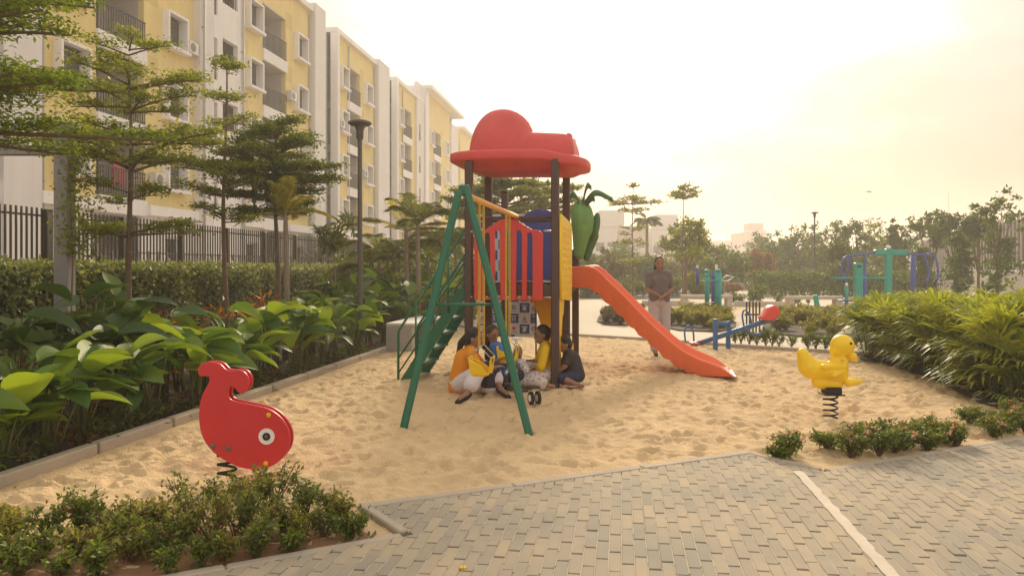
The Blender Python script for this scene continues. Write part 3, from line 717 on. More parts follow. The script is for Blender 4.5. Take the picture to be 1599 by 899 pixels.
for j in range(nrow):
    for i in range(ncol + 1):
        a0 = i * cw + .01; a1 = min(1, a0 + cw - .02); z0 = bz0 + .05 + j * cs; z1 = z0 + cs - .018; ac, zc = (a0 + a1) / 2, (z0 + z1) / 2
        if a0 > .98: continue
        if (i + j) % 2 == 0:
            pq(pb, a0, a1, z0, z1, .003)
            pq(pw_, a0 + .03, a1 - .03, z1 - .045, z1 - .028, .006); pq(pg_, a0 + .03, a1 - .03, z0 + .02, z0 + .03, .006)
            if q_.random() < .7: pq(pw_, a0 + .045, a1 - .045, zc - .03, zc + .012, .006); pq(pb, a0 + .06, a1 - .06, zc - .02, zc + .002, .009)
            else: disc(pw_, ac, zc - .008, .035, .030, .006)
        else:
            k = q_.random()
            if k < .35: disc(pr_ if k < .2 else pg_, ac, zc + .01, .032, .028, .004); pq(pg_, a0 + .03, a1 - .03, z0 + .022, z0 + .034, .004)
            elif k < .7: pg_.add([bp(ac - .04, zc - .03, .004), bp(ac + .04, zc - .03, .004), bp(ac, zc + .045, .004)], [(0, 1, 2)]); pq(pb, a0 + .03, a1 - .03, z0 + .016, z0 + .027, .004)
            else: disc(pb, ac, zc + .008, .036, .033, .004); disc(pw_, ac, zc + .008, .02, .018, .007); pq(pg_, a0 + .035, a1 - .035, z0 + .02, z0 + .03, .004)
pq(pb, 0, 1, bz0, bz0 + .035, .003)
part('blue_print', pb, m_bblue, ban, 'stuff'); part('grey_print', pg_, m_bgrey, ban, 'stuff'); part('red_print', pr_, m_bred, ban, 'stuff'); part('white_print', pw_, m_ban, ban, 'stuff')
for a in (0.01, .99): part('banner_pole', MB().tube([bp(a, -.05, -.02), bp(a, bz1 + .02, -.02)], .014, 8), m_post, ban)

# ------------------------------------------------------------------ spring riders
def coil(mb, c, r, z0, z1, turns, wire, squash=1.0, lean=(0, 0)):
    n = int(turns * 18); pts = []
    for i in range(n + 1):
        t = i / n; q = 2 * math.pi * turns * t; pts.append((c[0] + r * math.cos(q) + lean[0] * t, c[1] + r * math.sin(q) * squash + lean[1] * t, z0 + (z1 - z0) * t))
    mb.tube(pts, wire, 7)
WY = 5.30; m_white = mat('white_paint', (.78, .77, .72), .5, .05, 6); m_cap = mat('cap_yellow', (.80, .42, .02), .4)
m_whale = mat('whale_red', (.60, .035, .04), .38, .10, 6, bump=.04, bs=22, spec=.45)
m_grey = mat('nut_grey', (.16, .14, .13), .5, .1, 9, metal=.3)
def wz(zx, zy, y=WY): return at(250 + zx / 2.505, 540 + zy / 2.505, y)
OUT = [(147, 100), (153, 78), (175, 64), (208, 62), (236, 72), (256, 92), (280, 96), (305, 93), (330, 103), (346, 128), (344, 160), (325, 184), (305, 182), (291, 165), (276, 158), (267, 172), (267, 196), (278, 211), (310, 220), (360, 230), (415, 243), (455, 265), (488, 300), (507, 345), (504, 395), (478, 437), (445, 465), (395, 483), (335, 480), (285, 464), (240, 440), (200, 408), (172, 370), (156, 325), (151, 270), (157, 215), (172, 175), (190, 142), (191, 122), (178, 118), (160, 119), (150, 113)]
who = at(345, 745, WY); whale = thing('spring_rider', 'red whale-shaped spring rider with white round eye, left side of the sand pit', 'spring rider', (who.x, WY + .1, 0))
o2 = smooth_closed([wz(*p).xz for p in OUT], 3)
for k, dy in enumerate((0, .075)):
    mb = MB(); mb.prism(o2, lambda a, b, d, dy=dy: Vector((a, WY + dy + d, b)), .022, bev=.006); sp = part('side_panel', mb, m_whale, whale)
    if k == 0:
        for (zx, zy) in ((425, 270), (414, 459)): c = wz(zx, zy); part('bolt_cap', MB().ell((c.x, WY - .004, c.z), (.018, .012, .018), 12, 8), m_cap, sp)
        for (zx, zy) in ((206, 392), (266, 400)):
            c = wz(zx, zy); part('nut', MB().ell((c.x, WY - .003, c.z), (.020, .008, .020), 12, 6).tube([(c.x, WY - .018, c.z), (c.x, WY, c.z)], .011, 6), m_grey, sp)
        c = wz(417, 353); e_ = part('eye', MB().tube([(c.x, WY - .006, c.z), (c.x, WY + .01, c.z)], .056, 28, smooth=False), m_white, whale)
        part('pupil', MB().tube([(c.x, WY - .010, c.z), (c.x, WY, c.z)], .027, 20, smooth=False), m_black, e_)
        part('eye_bolt', MB().ell((c.x, WY - .012, c.z + .002), (.012, .004, .012), 10, 6), m_grey, e_)
c = wz(330, 300); part('seat', MB().bbox((c.x - .02, WY + .049, c.z + .06), (.26, .05, .03), bev=.01), m_whale, whale)
c = wz(425, 270); part('handle', MB().tube([(c.x - .02, WY + .02, c.z), (c.x - .02, WY + .075, c.z)], .012, 8), m_grey, whale)
c = wz(414, 459); part('footrest', MB().tube([(c.x, WY + .02, c.z), (c.x, WY + .075, c.z)], .012, 8), m_grey, whale)
c = wz(240, 400); mb = MB(); coil(mb, (c.x + .02, WY + .05), .065, -.02, .26, 4.5, .010, .38); part('spring', mb, m_black, whale)
part('spring_mount', MB().bbox((c.x + .04, WY + .049, .265), (.17, .05, .03), bev=.006), m_grey, whale)

DY = 7.54; m_duck = mat('duck_yellow', (.90, .60, .008), .36, .06, 4, bump=.04, bs=18, spec=.45)
def dz(zx, zy, dy=0): p = at(1220 + zx / 5.62, 500 + zy / 5.62, DY); return Vector((p.x, DY + dy, p.z))
k_ = DY / FOC / 5.62
dk = dz(430, 830); duck = thing('spring_rider', 'yellow duck-shaped spring rider on a black coil, right side of the sand pit', 'spring rider', (dk.x, DY, 0))
c_ = lambda zx, zy, r, zx2, zy2, r2, dy=0, dy2=None: ('c', dz(zx, zy, dy), r * k_, dz(zx2, zy2, dy if dy2 is None else dy2), r2 * k_)
prims = [('e', dz(535, 218), (104 * k_, 92 * k_, 96 * k_)), ('e', dz(505, 265), (80 * k_, 72 * k_, 60 * k_)),
         c_(510, 370, 74, 505, 470, 80), c_(260, 425, 92, 500, 460, 84), c_(190, 300, 55, 235, 400, 92), ('e', dz(187, 282), (50 * k_, 34 * k_, 40 * k_)),
         c_(330, 540, 62, 480, 560, 56), c_(455, 330, 30, 470, 420, 60), ('e', dz(400, 440, -.0), (150 * k_, 112 * k_, 70 * k_)),
         ('e', dz(630, 228), (34 * k_, 34 * k_, 15 * k_)), ('e', dz(620, 315), (44 * k_, 46 * k_, 42 * k_)), ('e', dz(655, 345), (16 * k_, 26 * k_, 24 * k_)),
         c_(560, 540, 34, 665, 525, 22, -.07), c_(560, 540, 34, 665, 525, 22, .07), ('e', dz(615, 535), (60 * k_, 75 * k_, 20 * k_)),
         c_(330, 395, 26, 520, 400, 30, -.11, -.075), c_(420, 470, 24, 520, 430, 28, -.11, -.075), c_(330, 395, 26, 520, 400, 30, .11, .075)]
me = sculpt(prims, .009, 5, 'duck_body'); shift_mesh(me, -duck.location); me.materials.append(m_duck); part('body', me, None, duck)
for s_ in (-1, 1): 
    e_ = part('eye', MB().ell(dz(575, 195, s_ * 84 * k_), (.012, .006, .014), 12, 8), m_black, duck)
c = dz(440, 610); part('spring_mount', MB().bbox((c.x, DY, c.z), (.155, .15, .07), bev=.01).bbox((c.x, DY, c.z - .04), (.20, .19, .014), bev=.004), m_black, duck)
mb = MB(); zt = c.z - .045; coil(mb, (c.x - .01, DY), .066, -.03, zt, 4.3, .0095); part('spring', mb, m_black, duck)
part('handlebar', MB().tube([dz(505, 330, -.15), dz(505, 330, .15)], .012, 8), m_duck, duck)

# ------------------------------------------------------------------ kick scooter
sc0 = Vector((*gp(812, 628), 0)); scoot = thing('kick_scooter', 'black three-wheeled kick scooter standing on the sand by the swing leg', 'scooter', sc0)
sf = Vector((*gp(789, 612), 0)); sr = Vector((*gp(834, 632), 0)); dd_ = (sr - sf).normalized(); nn_ = Vector((-dd_.y, dd_.x, 0)); SM = Matrix((dd_, nn_, UP)).transposed()
m_dark = mat('scooter_black', (.03, .03, .035), .45, .08, 8); m_hub = mat('hub_white', (.75, .73, .70), .5)
part('deck', MB().bbox(sf.lerp(sr, .48) + UP * .105, (.36, .11, .03), SM, bev=.01), m_dark, scoot)
part('fender', MB().bbox(sr + UP * .19 - dd_ * .02, (.15, .10, .018), SM, bev=.006), m_dark, scoot)
def wheel(c, r, w, root):
    wmb = MB(); q = [(c + nn_ * (w * s_)) for s_ in (-.5, -.4, .4, .5)]; wmb.tube(q, [r * .88, r, r, r * .88], 18, smooth=False); o = part('wheel', wmb, m_black, root)
    part('hub', MB().tube([c - nn_ * (w * .5 + .004), c + nn_ * (w * .5 + .004)], r * .52, 14, smooth=False), m_hub, o)
wheel(sr + UP * .075 - nn_ * .035, .073, .028, scoot); wheel(sr + UP * .075 + nn_ * .045, .073, .028, scoot); wheel(sf + UP * .065 - dd_ * .03, .062, .028, scoot)
part('fork', MB().bbox(sf + UP * .14 - dd_ * .02, (.07, .075, .13), SM, bev=.012).bbox(sf + UP * .10 + dd_ * .05, (.10, .09, .05), SM, bev=.01), m_dark, scoot)
tpz = at(808, 529, sf.y + .06); part('stem', MB().tube([sf + UP * .18, Vector((tpz.x, tpz.y, tpz.z))], .013, 8), m_steel, scoot)
part('handlebar', MB().tube([tpz - dd_ * .0 - nn_ * .02 + Vector((-.045, 0, .003)), tpz + Vector((.05, .02, .003))], .014, 8), m_hub, scoot)
part('clamp', MB().tube([sf + UP * .20, (sf + UP * .20).lerp(tpz, .13)], .024, 10), m_steel, scoot)
# ------------------------------------------------------------------ the apartment blocks on the left
m_fy = mat('facade_yellow', (.76, .61, .27), .9, .07, .6, bump=.12, bs=20, streak=.07)
m_fy2 = mat('facade_yellow_dark', (.66, .53, .22), .9, .07, .6, bump=.12, bs=20, streak=.07)
m_fw = mat('facade_white', (.82, .79, .78), .9, .06, .5, bump=.1, bs=20, streak=.07)
m_fg = mat('facade_grey', (.72, .69, .68), .9, .06, .5, bump=.1, bs=20, streak=.07)
m_in = mat('balcony_wall', (.52, .47, .45), .9, .12, .8)
m_glass = mat('window_glass', (.05, .05, .055), .18, .1, 3, spec=.6)
m_louv = mat('louvre_grey', (.20, .18, .17), .6, .1, 4)
m_rail = mat('rail_black', (.03, .028, .03), .5, .1, 5)
m_flf = mat('leaf_pot', (.045, .085, .03), .6, .2, 8, attr=.4, transl=.25)
def fp(t, o, z): return Vector((-18.59 + KS * t + o * .99, t - o * KS * .99, z))
def fbox(mb, t0, t1, o0, o1, z0, z1, **k):
    return mb.hexa([fp(t0, o0, z0), fp(t0, o1, z0), fp(t1, o1, z0), fp(t1, o0, z0)], [fp(t0, o0, z1), fp(t0, o1, z1), fp(t1, o1, z1), fp(t1, o0, z1)], **k)
LV = [4.1, 7.03, 9.96, 12.9]; GR = .3
def wall_with_holes(name, m, root, t0, t1, z0, z1, holes, o=0.0, th=.25):
    mb = MB(); ts = sorted(set([t0, t1] + [h[0] for h in holes] + [h[1] for h in holes])); 
    for a, b in zip(ts, ts[1:]):
        hs = sorted([(h[2], h[3]) for h in holes if h[0] <= a + 1e-6 and h[1] >= b - 1e-6]); z = z0
        for h0, h1 in hs:
            if h0 > z: fbox(mb, a, b, o - th, o, z, h0)
            z = h1
        if z < z1: fbox(mb, a, b, o - th, o, z, z1)
    return part(name, mb, m, root)
def window(root, tc_, z0, w=1.25, h=1.3, detail=True, proj=.30):
    t0, t1 = tc_ - w / 2, tc_ + w / 2; mb = MB(); f = .10
    fbox(mb, t0 - f, t0 + .002, -.10, proj, z0 - f, z0 + h + f); fbox(mb, t1 - .002, t1 + f, -.10, proj, z0 - f, z0 + h + f)
    fbox(mb, t0 + .003, t1 - .003, -.10, proj + .01, z0 + h, z0 + h + f + .003); fbox(mb, t0 - f - .05, t1 + f + .05, -.06, proj + .08, z0 - f - .03, z0 - .002)
    w_ = part('window', mb, m_fw, root)
    g_ = MB(); fbox(g_, t0, t1, -.16, -.12, z0, z0 + h); part('pane', g_, m_glass, w_)
    if detail:
        for k in range(7):
            z = z0 + .10 + k * .17; a = MB(); a.hexa([fp(t0, -.10, z), fp(t0, -.02, z - .04), fp(t0 + w * .55, -.02, z - .04), fp(t0 + w * .55, -.10, z)], [fp(t0, -.10, z + .012), fp(t0, -.02, z - .028), fp(t0 + w * .55, -.02, z - .028), fp(t0 + w * .55, -.10, z + .012)])
            part('louvre', a, m_louv, w_)
    else:
        a = MB(); fbox(a, t0 + w * .45, t0 + w * .52, -.11, -.06, z0, z0 + h); part('frame', a, m_louv, w_)
def leaves_cloud(C, size, seed, flat=.0, asp=.45, m=None, name='foliage', droop=0.0, tints=None):   # small bent leaves at the given points
    r = np.random.RandomState(seed); C = np.asarray(C, dtype=np.float32); n = len(C)
    a = r.randn(n, 3); a[:, 2] *= (1 - flat); a[:, 2] -= droop; a /= np.linalg.norm(a, axis=1, keepdims=True) + 1e-9
    b = r.randn(n, 3); 
    if flat: b = np.stack([np.zeros(n), np.zeros(n), np.ones(n)], 1) + b * (1 - flat) * .9
    nn = b - (b * a).sum(1, keepdims=True) * a; nn /= np.linalg.norm(nn, axis=1, keepdims=True) + 1e-9; s_ = np.cross(a, nn)
    L = (size * r.uniform(.6, 1.25, n))[:, None]; W = L * asp
    P0_ = C; P1_ = C + a * L * .45 + s_ * W * .5 + nn * L * .06; P2_ = C + a * L - nn * L * .10; P3_ = C + a * L * .45 - s_ * W * .5 + nn * L * .06
    V = np.stack([P0_, P1_, P2_, P3_], 1).reshape(-1, 3)
    t = tints if tints is not None else r.rand(n)
    return fast_mesh(name, V, 4, m, t)
def balcony(root, t0, t1, zf, seed, plants=True, depth=1.6):
    a = MB(); fbox(a, t0, t1, -depth - .15, -depth, zf, zf + 2.4); fbox(a, t0 - .12, t0, -depth, -.252, zf, zf + 2.4); fbox(a, t1, t1 + .12, -depth, -.252, zf, zf + 2.4); fbox(a, t0, t1, -depth, -.01, zf + 2.33, zf + 2.4)
    b_ = part('balcony', a, m_in, root)
    a = MB(); fbox(a, t0 - .05, t1 + .05, -depth, .12, zf - .60, zf + .0); part('slab', a, m_fw, b_)
    a = MB(); w = t1 - t0; fbox(a, t0 + w * .35, t0 + w * .8, -depth + .003, -depth + .06, zf + .02, zf + 2.1); part('door', a, m_glass, b_)
    a = MB(); n = int(w / .14)
    for k in range(n + 1): t = t0 + .03 + (w - .06) * k / n; fbox(a, t - .012, t + .012, .045, .069, zf, zf + 1.02)
    fbox(a, t0 - .0, t1, .035, .08, zf + 1.02, zf + 1.07); fbox(a, t0, t1, .04, .074, zf + .08, zf + .115); part('railing', a, m_rail, b_)
    r = random.Random(seed)
    if plants and r.random() < .75:
        C = []
        for k in range(r.randint(2, 4)):
            tc_, zc = r.uniform(t0 + .3, t1 - .3), zf + r.uniform(.4, 1.1)
            for q in range(70): C.append(fp(tc_ + r.gauss(0, .22), -.35 + r.gauss(0, .15), max(zf + .05, zc + r.gauss(0, .25))))
        part('potted_plant', leaves_cloud([tuple(c) for c in C], .16, seed), m_flf, b_, 'stuff')
    if r.random() < .5:
        a = MB(); tc_ = r.uniform(t0 + .5, t1 - .8); fbox(a, tc_, tc_ + .7, -.5, -.44, zf + .5, zf + 1.5); part('laundry', a, mat('laundry_%d' % (seed % 3), ((.45, .1, .1), (.25, .3, .4), (.6, .55, .5))[seed % 3], .9), b_)
def block(label, t0, t1, roof, secs, detail, seed, name='apartment_block', eave=.25):
    c = fp(t0, 0, 0); B = thing(name, label, 'apartment block', (c.x, c.y, 0)); sd = seed
    for s_ in secs:
        k, a0, a1 = s_[0], s_[1], s_[2]; opt = s_[3] if len(s_) > 3 else {}
        if k == 'y':
            o = opt.get('o', 0.0); wins = opt.get('w', []); ww = opt.get('ww', 1.25)
            holes = [(w - ww / 2, w + ww / 2, z + .62, z + 1.92) for w in wins for z in LV]
            wall_with_holes('wall', m_fy, B, a0, a1, 3.95, roof - .3, holes, o)
            for w in wins:
                for z in LV: window(B, w, z + .62, ww, 1.3, detail)
            for z in LV[opt.get('p', 0)::1]:                       # darker painted squares
                a = MB(); pt = opt.get('pt')
                if pt: fbox(a, pt[0], pt[1], -.05, .004, z + 1.95, z + 2.85); part('paint_square', a, m_fy2, B)
            a = MB(); fbox(a, a0, a1, -.26, .30, 3.55, 3.94); part('ledge', a, m_fw, B)
            wins_g = [w for w in wins]
            holes = [(w - .6, w + .6, 1.1, 2.7) for w in wins_g]
            wall_with_holes('ground_wall', m_fw, B, a0, a1, -.15, 3.55, holes, -.12, .2)
            for w in wins_g:
                g_ = MB(); fbox(g_, w - .6, w + .6, -.30, -.27, 1.1, 2.7); p_ = part('ground_window', g_, m_glass, B)
                a = MB(); fbox(a, w - .72, w - .6, -.16, .05, 1.0, 2.8); fbox(a, w + .6, w + .72, -.16, .05, 1.0, 2.8); fbox(a, w - .72, w + .72, -.16, .06, 2.805, 2.92); part('frame', a, m_fw, p_)
        elif k == 'b':
            a = MB(); fbox(a, a0, a1, -.25, .0, LV[-1] + 2.4, roof - .3); part('wall', a, m_fy, B)
            for z in LV: sd += 1; balcony(B, a0, a1, z, sd)
            a = MB(); fbox(a, a0 - .1, a1 + .1, -2.2, -2.0, -.15, 3.5); part('porch_wall', a, m_fw, B)
            a = MB(); fbox(a, a0 + .3, a1 - .3, -1.98, -1.9, 0, 2.5); part('door', a, m_glass, B)
        elif k == 'w':
            o = opt.get('o', 0.0); m_ = m_fg if opt.get('g') else m_fw; rz = roof + opt.get('dz', -.3)
            ops = opt.get('ops', [])
            if ops:
                holes = [(a, b, z + q0, z + q1) for (a, b, q0, q1) in ops for z in LV]
                wall_with_holes('wall', m_, B, a0, a1, -.15, rz, holes, o)
                for (a, b, q0, q1) in ops:
                    for z in LV:
                        g_ = MB(); fbox(g_, a, b, o - .9, o - .8, z + q0, z + q1); p_ = part('opening', g_, m_in, B)
                        r_ = MB(); n = max(3, int((b - a) / .2))
                        for i in range(n + 1): t = a + (b - a) * i / n; fbox(r_, t - .014, t + .014, o - .12, o - .09, z + q0, z + q0 + (q1 - q0) * (.55 if q1 - q0 > 1.2 else 1))
                        part('grille', r_, m_rail, p_)
            else:
                a = MB(); fbox(a, a0, a1, o - .5, o, -.15, rz); part('wall', a, m_, B)
    a = MB(); fbox(a, t0 + .02, t1 - .02, -12.5, -2.6, -.15, roof - .35); part('core', a, m_fw, B)
    a = MB(); fbox(a, t0 - .02, t1 + .02, -12.6, eave, roof - .298, roof); part('roof', a, m_fw, B)
    a = MB(); fbox(a, t1 - .25, t1 - .001, -12.5, -.52, -.15, roof - .3); fbox(a, t0 + .001, t0 + .25, -12.5, -.52, -.15, roof - .3); part('end_wall', a, m_fg, B)
    return B
block('nearest cream and white apartment block, behind the railing at the far left', 15, 47.0, 17.1,
      [('w', 15, 20.5), ('b', 20.5, 22.6), ('w', 22.6, 24.1, {'o': .25, 'g': 1}), ('y', 24.1, 26.9, {'w': [25.6]}), ('b', 26.9, 29.6), ('y', 29.6, 33.0, {'w': [31.5], 'pt': (29.62, 30.5)}),
       ('w', 33.0, 34.1, {'o': .35, 'g': 1, 'dz': .4}), ('w', 34.1, 37.1, {'o': .15, 'ops': [(34.3, 34.75, .1, 2.0), (35.2, 36.6, .9, 2.2)], 'dz': .4}),
       ('y', 37.1, 39.4, {'w': [38.3], 'pt': (37.15, 37.9)}), ('b', 39.4, 42.1), ('y', 42.1, 45.4, {'w': [43.9], 'pt': (42.12, 43.0)}), ('w', 45.4, 47.0, {'o': .35, 'g': 1, 'dz': .25})], True, 10)
block('second cream and white block from the left, behind the lamp post', 49.15, 60.0, 17.1,
      [('w', 49.15, 49.5, {'o': .3}), ('y', 49.5, 51.6, {'w': [50.7], 'ww': 1.1}), ('b', 51.6, 54.1), ('y', 54.1, 57.3, {'w': [55.6], 'pt': (54.12, 54.9)}), ('w', 57.3, 60.0, {'o': .35, 'g': 1, 'dz': .2})], False, 30)
block('third cream and white block from the left, with narrow white end wall', 62.2, 71.0, 17.2,
      [('w', 62.2, 62.6, {'o': .3}), ('y', 62.6, 64.6, {'w': [63.7], 'ww': 1.1}), ('b', 64.6, 67.4), ('y', 67.4, 68.6), ('w', 68.6, 71.0, {'o': .2, 'g': 1, 'dz': 1.2, 'ops': [(69.3, 69.9, .3, 1.8)]})], False, 40)
block('fourth block from the left, taller, with thin overhanging roof slab', 71.3, 86.0, 18.7,
      [('w', 71.3, 72.6, {'o': .3}), ('y', 72.6, 75.4, {'w': [74.2]}), ('b', 75.4, 78.4), ('y', 78.4, 82.6, {'w': [80.6], 'pt': (78.5, 79.4)}), ('w', 82.6, 86.0, {'o': .2, 'g': 1, 'dz': -1.4})], False, 50, eave=.9)
block('farthest cream block of the row, beside the red play tower roof', 88.0, 118.0, 18.0,
      [('y', 88.0, 91, {'w': [89.6]}), ('b', 91, 94), ('y', 94, 97.5, {'w': [95.8]}), ('w', 97.5, 99.5, {'o': .3}), ('y', 99.5, 102.5, {'w': [101]}), ('b', 102.5, 105.5), ('y', 105.5, 109, {'w': [107.3]}), ('w', 109, 118, {'g': 1})], False, 60, eave=.5)

# pipes and air conditioners on the nearer walls
m_pipe = mat('pipe_grey', (.42, .40, .38), .6, .1, 4); m_ac = mat('ac_white', (.62, .60, .57), .5, .06, 5)
for (t_, o_) in ((24.3, .06), (33.15, .42), (36.95, .22), (45.2, .06), (51.7, .06), (57.1, .06), (64.5, .06), (72.7, .06)):
    c = fp(t_, o_, 0); T = thing('drainpipe', 'grey drainpipe running down the flats beside the %s' % {24.3: 'first balcony column', 33.15: 'left white stair bay', 36.95: 'right side of the stair bay', 45.2: 'end pier of the nearest block', 51.7: 'balconies of the second block', 57.1: 'end pier of the second block', 64.5: 'balconies of the third block', 72.7: 'windows of the fourth block'}[t_], 'pipe', (c.x, c.y, 0))
    part('pipe', MB().tube([fp(t_, o_ + .03, 0), fp(t_, o_ + .03, 16.6)], .055, 8), m_pipe, T)
    for z in (3, 6, 9, 12, 15): part('bracket', MB().bbox(fp(t_, o_, z), (.16, .14, .05)), m_pipe, T)
for i, (t_, z_) in enumerate(((32.55, 10.9), (30.2, 5.0), (37.35, 7.6), (42.5, 11.1), (54.6, 8.3), (50.0, 11.0))):
    c = fp(t_, .22, z_); T = thing('air_conditioner', ('air conditioner on the yellow wall right of the first window column, third floor', 'air conditioner low on the yellow wall right of the first balconies', 'air conditioner on the yellow strip right of the white stair bay', 'air conditioner on the yellow wall right of the second balcony column', 'air conditioner on the second block, right of its balconies', 'air conditioner on the second block, left of its windows')[i], 'air conditioner', c)
    a = MB(); fbox(a, t_ - .35, t_ + .35, .06, .34, z_ - .25, z_ + .25); part('case', a, m_ac, T); a = MB(); a.tube([fp(t_ - .08, .335, z_), fp(t_ - .08, .35, z_)], .19, 16, smooth=False); part('fan_grille', a, m_louv, T)
# pale ground strip at the feet of the flats and the concrete pergola
m_plaza = mat('plaza_concrete', (.56, .48, .37), .9, .10, .7, bump=.25, bs=50)
g = MB(); g.add([fp(8, 1, -.05), fp(8, 8.8, -.05), fp(130, 8.8, -.05), fp(130, 1, -.05)], [(0, 1, 2, 3)]); struct('service_road', g, m_plaza)

# ------------------------------------------------------------------ railing along the service road
m_fence = mat('fence_brown', (.055, .040, .033), .5, .1, 6)
FH = 2.42
def fx(y): return -7.6 + KS * (y - 11.3)
fence = thing('railing_fence', 'dark brown vertical bar railing above the hedge on the left', 'fence', (fx(9.4), 9.4, 0))
barm = MB().bbox((0, 0, 0), (.022, .030, 2.42 - .55)).mesh('slat', m=m_fence)
y = 9.4; k = 0; far_bars = MB(); bars = []
while y < 27.5:
    if k % 18 == 9: part('post', MB().bbox((fx(y), y, 1.18), (.10, .13, FH + .04), bev=.006), m_fence, fence); y += .11; k += 1; continue
    if k < 175: o = part('slat', barm, None, fence); o.location = Vector((fx(y), y, .55 + (FH - .55) / 2)) - fence.location
    y += .103; k += 1
for z in (.62, 2.30): part('rail', MB().bar((fx(9.4) - .02, 9.4, z), (fx(27.5) - .02, 27.5, z), .03), m_fence, fence)
f2 = thing('railing_fence', 'lower grey railing behind the brown one, along the flats', 'fence', fp(22, 6.5, 0))
mb = MB()
for i in range(230):
    p = fp(20 + i * .22, 5.2, 1.0); mb.bbox(p, (.025, .05, 1.9))
part('slat', mb, m_louv, f2, 'stuff'); part('rail', MB().bar(fp(20, 5.2, 1.9), fp(70.6, 5.2, 1.9), .04), m_louv, f2)

# ------------------------------------------------------------------ foliage helpers
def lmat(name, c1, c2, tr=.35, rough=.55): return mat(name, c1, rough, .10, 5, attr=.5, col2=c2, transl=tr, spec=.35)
m_tree = lmat('leaf_tree', (.08, .14, .022), (.32, .34, .045), .5)
m_treed = lmat('leaf_tree_dark', (.055, .105, .024), (.19, .22, .04), .45)
m_bark = mat('bark', (.17, .115, .075), .9, .25, 7, bump=.6, bs=35)
m_bark2 = mat('bark_grey', (.24, .19, .14), .9, .2, 7, bump=.5, bs=30)
def layered_tree(base, h, tiers, label, cat='tree', name='layered_tree', leaf=.07, dens=1.0, seed=0, m=None, r0=.06, group=None, lean=0.0, bark=None, droop=.0):
    rr = random.Random(seed); T = thing(name, label, cat, (base[0], base[1], base[2] if len(base) > 2 else 0), 0, group); b = T.location.copy(); tr = MB(); pts = []
    for i in range(9): q = i / 8; pts.append(b + Vector((lean * q + .03 * math.sin(q * 7 + seed), .03 * math.cos(q * 5), h * q - .1 * (i == 0))))
    tr.tube(pts, [r0 * (1 - .8 * i / 8) for i in range(9)], 8); C = []
    for (z, rad, nb) in tiers:
        z = z + rr.uniform(-.06, .06)
        c = Vector((np.interp(z, [p.z - b.z for p in pts], [p.x for p in pts]), np.interp(z, [p.z - b.z for p in pts], [p.y for p in pts]), b.z + z)); a0 = rr.uniform(0, 6.28)
        for k in range(nb):
            an = a0 + 2 * math.pi * k / nb + rr.uniform(-.3, .3); L = rad * rr.uniform(.7, 1.08); rise = rr.uniform(-.02, .30) * L; zo_ = rr.uniform(-.10, .10)
            d = Vector((math.cos(an), math.sin(an), 0)); c = Vector((c.x, c.y, b.z + z + zo_)); bp_ = [c + d * (L * q) + Vector((0, 0, rise * math.sin(q * 1.5) - droop * q * q * L)) for q in (0, .25, .5, .75, 1)]
            tr.tube(bp_, [r0 * .38 * (1 - .75 * q) * min(1, rad / 1.2) + .004 for q in (0, .25, .5, .75, 1)], 5)
            nf = max(3, int(L / .16))
            for f in range(nf):
                q = .22 + .78 * (f + rr.random()) / nf; p = c + d * (L * q) + Vector((0, 0, rise * math.sin(q * 1.5) - droop * q * q * L)); sd_ = rr.choice((-1, 1)); tl_ = L * .42 * (1.15 - q) * rr.uniform(.5, 1.2) + .08
                e = p + (Vector((-d.y, d.x, 0)) * sd_ * .8 + d * .6) * tl_ + Vector((0, 0, rr.uniform(.0, .07)))
                tr.tube([p, e], [.006, .003], 3, cap=False)
                nl = int((16 + 46 * tl_ / .4) * dens)
                for l in range(nl):
                    s_ = rr.random(); w = p.lerp(e, s_); g_ = .05 + .07 * s_
                    C.append((w.x + rr.gauss(0, g_), w.y + rr.gauss(0, g_), w.z + .02 + abs(rr.gauss(0, .028)) + rr.gauss(0, .012)))
            for l in range(int(22 * dens)): w = bp_[-1]; C.append((w.x + rr.gauss(0, .08), w.y + rr.gauss(0, .08), w.z + rr.gauss(.02, .03)))
    part('trunk', tr, bark or m_bark, T)
    me = leaves_cloud(C, leaf, seed, flat=.55, asp=.5); shift_mesh(me, -b); part('crown', me, m or m_tree, T); return T
def bushy_tree(base, h, lumps, label, n=4000, leaf=.2, seed=0, m=None, name='tree', cat='tree', group=None, r0=.09, flat=.1, shell=.55, bark=None, asp=.5):
    rr = np.random.RandomState(seed); T = thing(name, label, cat, base, 0, group); b = Vector(base); tr = MB()
    tr.tube([b + Vector((0, 0, -.1)), b + Vector((.03, 0, h * .35)), b + Vector((0, 0, h * .7))], [r0, r0 * .75, r0 * .35], 7); C = []
    vol = [l[3] * l[4] for l in lumps]; tot = sum(vol)
    for l, v in zip(lumps, vol):
        c = b + Vector(l[:3]); k = int(n * v / tot); ncl = max(5, k // 26); tr.tube([b + Vector((0, 0, h * .3)), (b + Vector((0, 0, h * .3))).lerp(c, .6) + Vector((0, 0, .1)), c], [r0 * .45, r0 * .3, r0 * .1], 5)
        u = rr.randn(ncl, 3); u /= np.linalg.norm(u, axis=1, keepdims=True); u *= (shell + (1.12 - shell) * rr.rand(ncl, 1)); cl = np.array(c)[None] + u * np.array([l[3], l[3], l[4]])[None]
        for q in range(ncl):
            m_ = k // ncl; C.append(cl[q][None] + rr.randn(m_, 3) * np.array([1, 1, .75]) * l[3] * .13 * rr.uniform(.6, 1.3))
    part('trunk', tr, bark or m_bark, T); C = np.concatenate(C)
    me = leaves_cloud(C, leaf, seed, flat=flat, asp=asp); shift_mesh(me, -b); part('crown', me, m or m_tree, T); return T

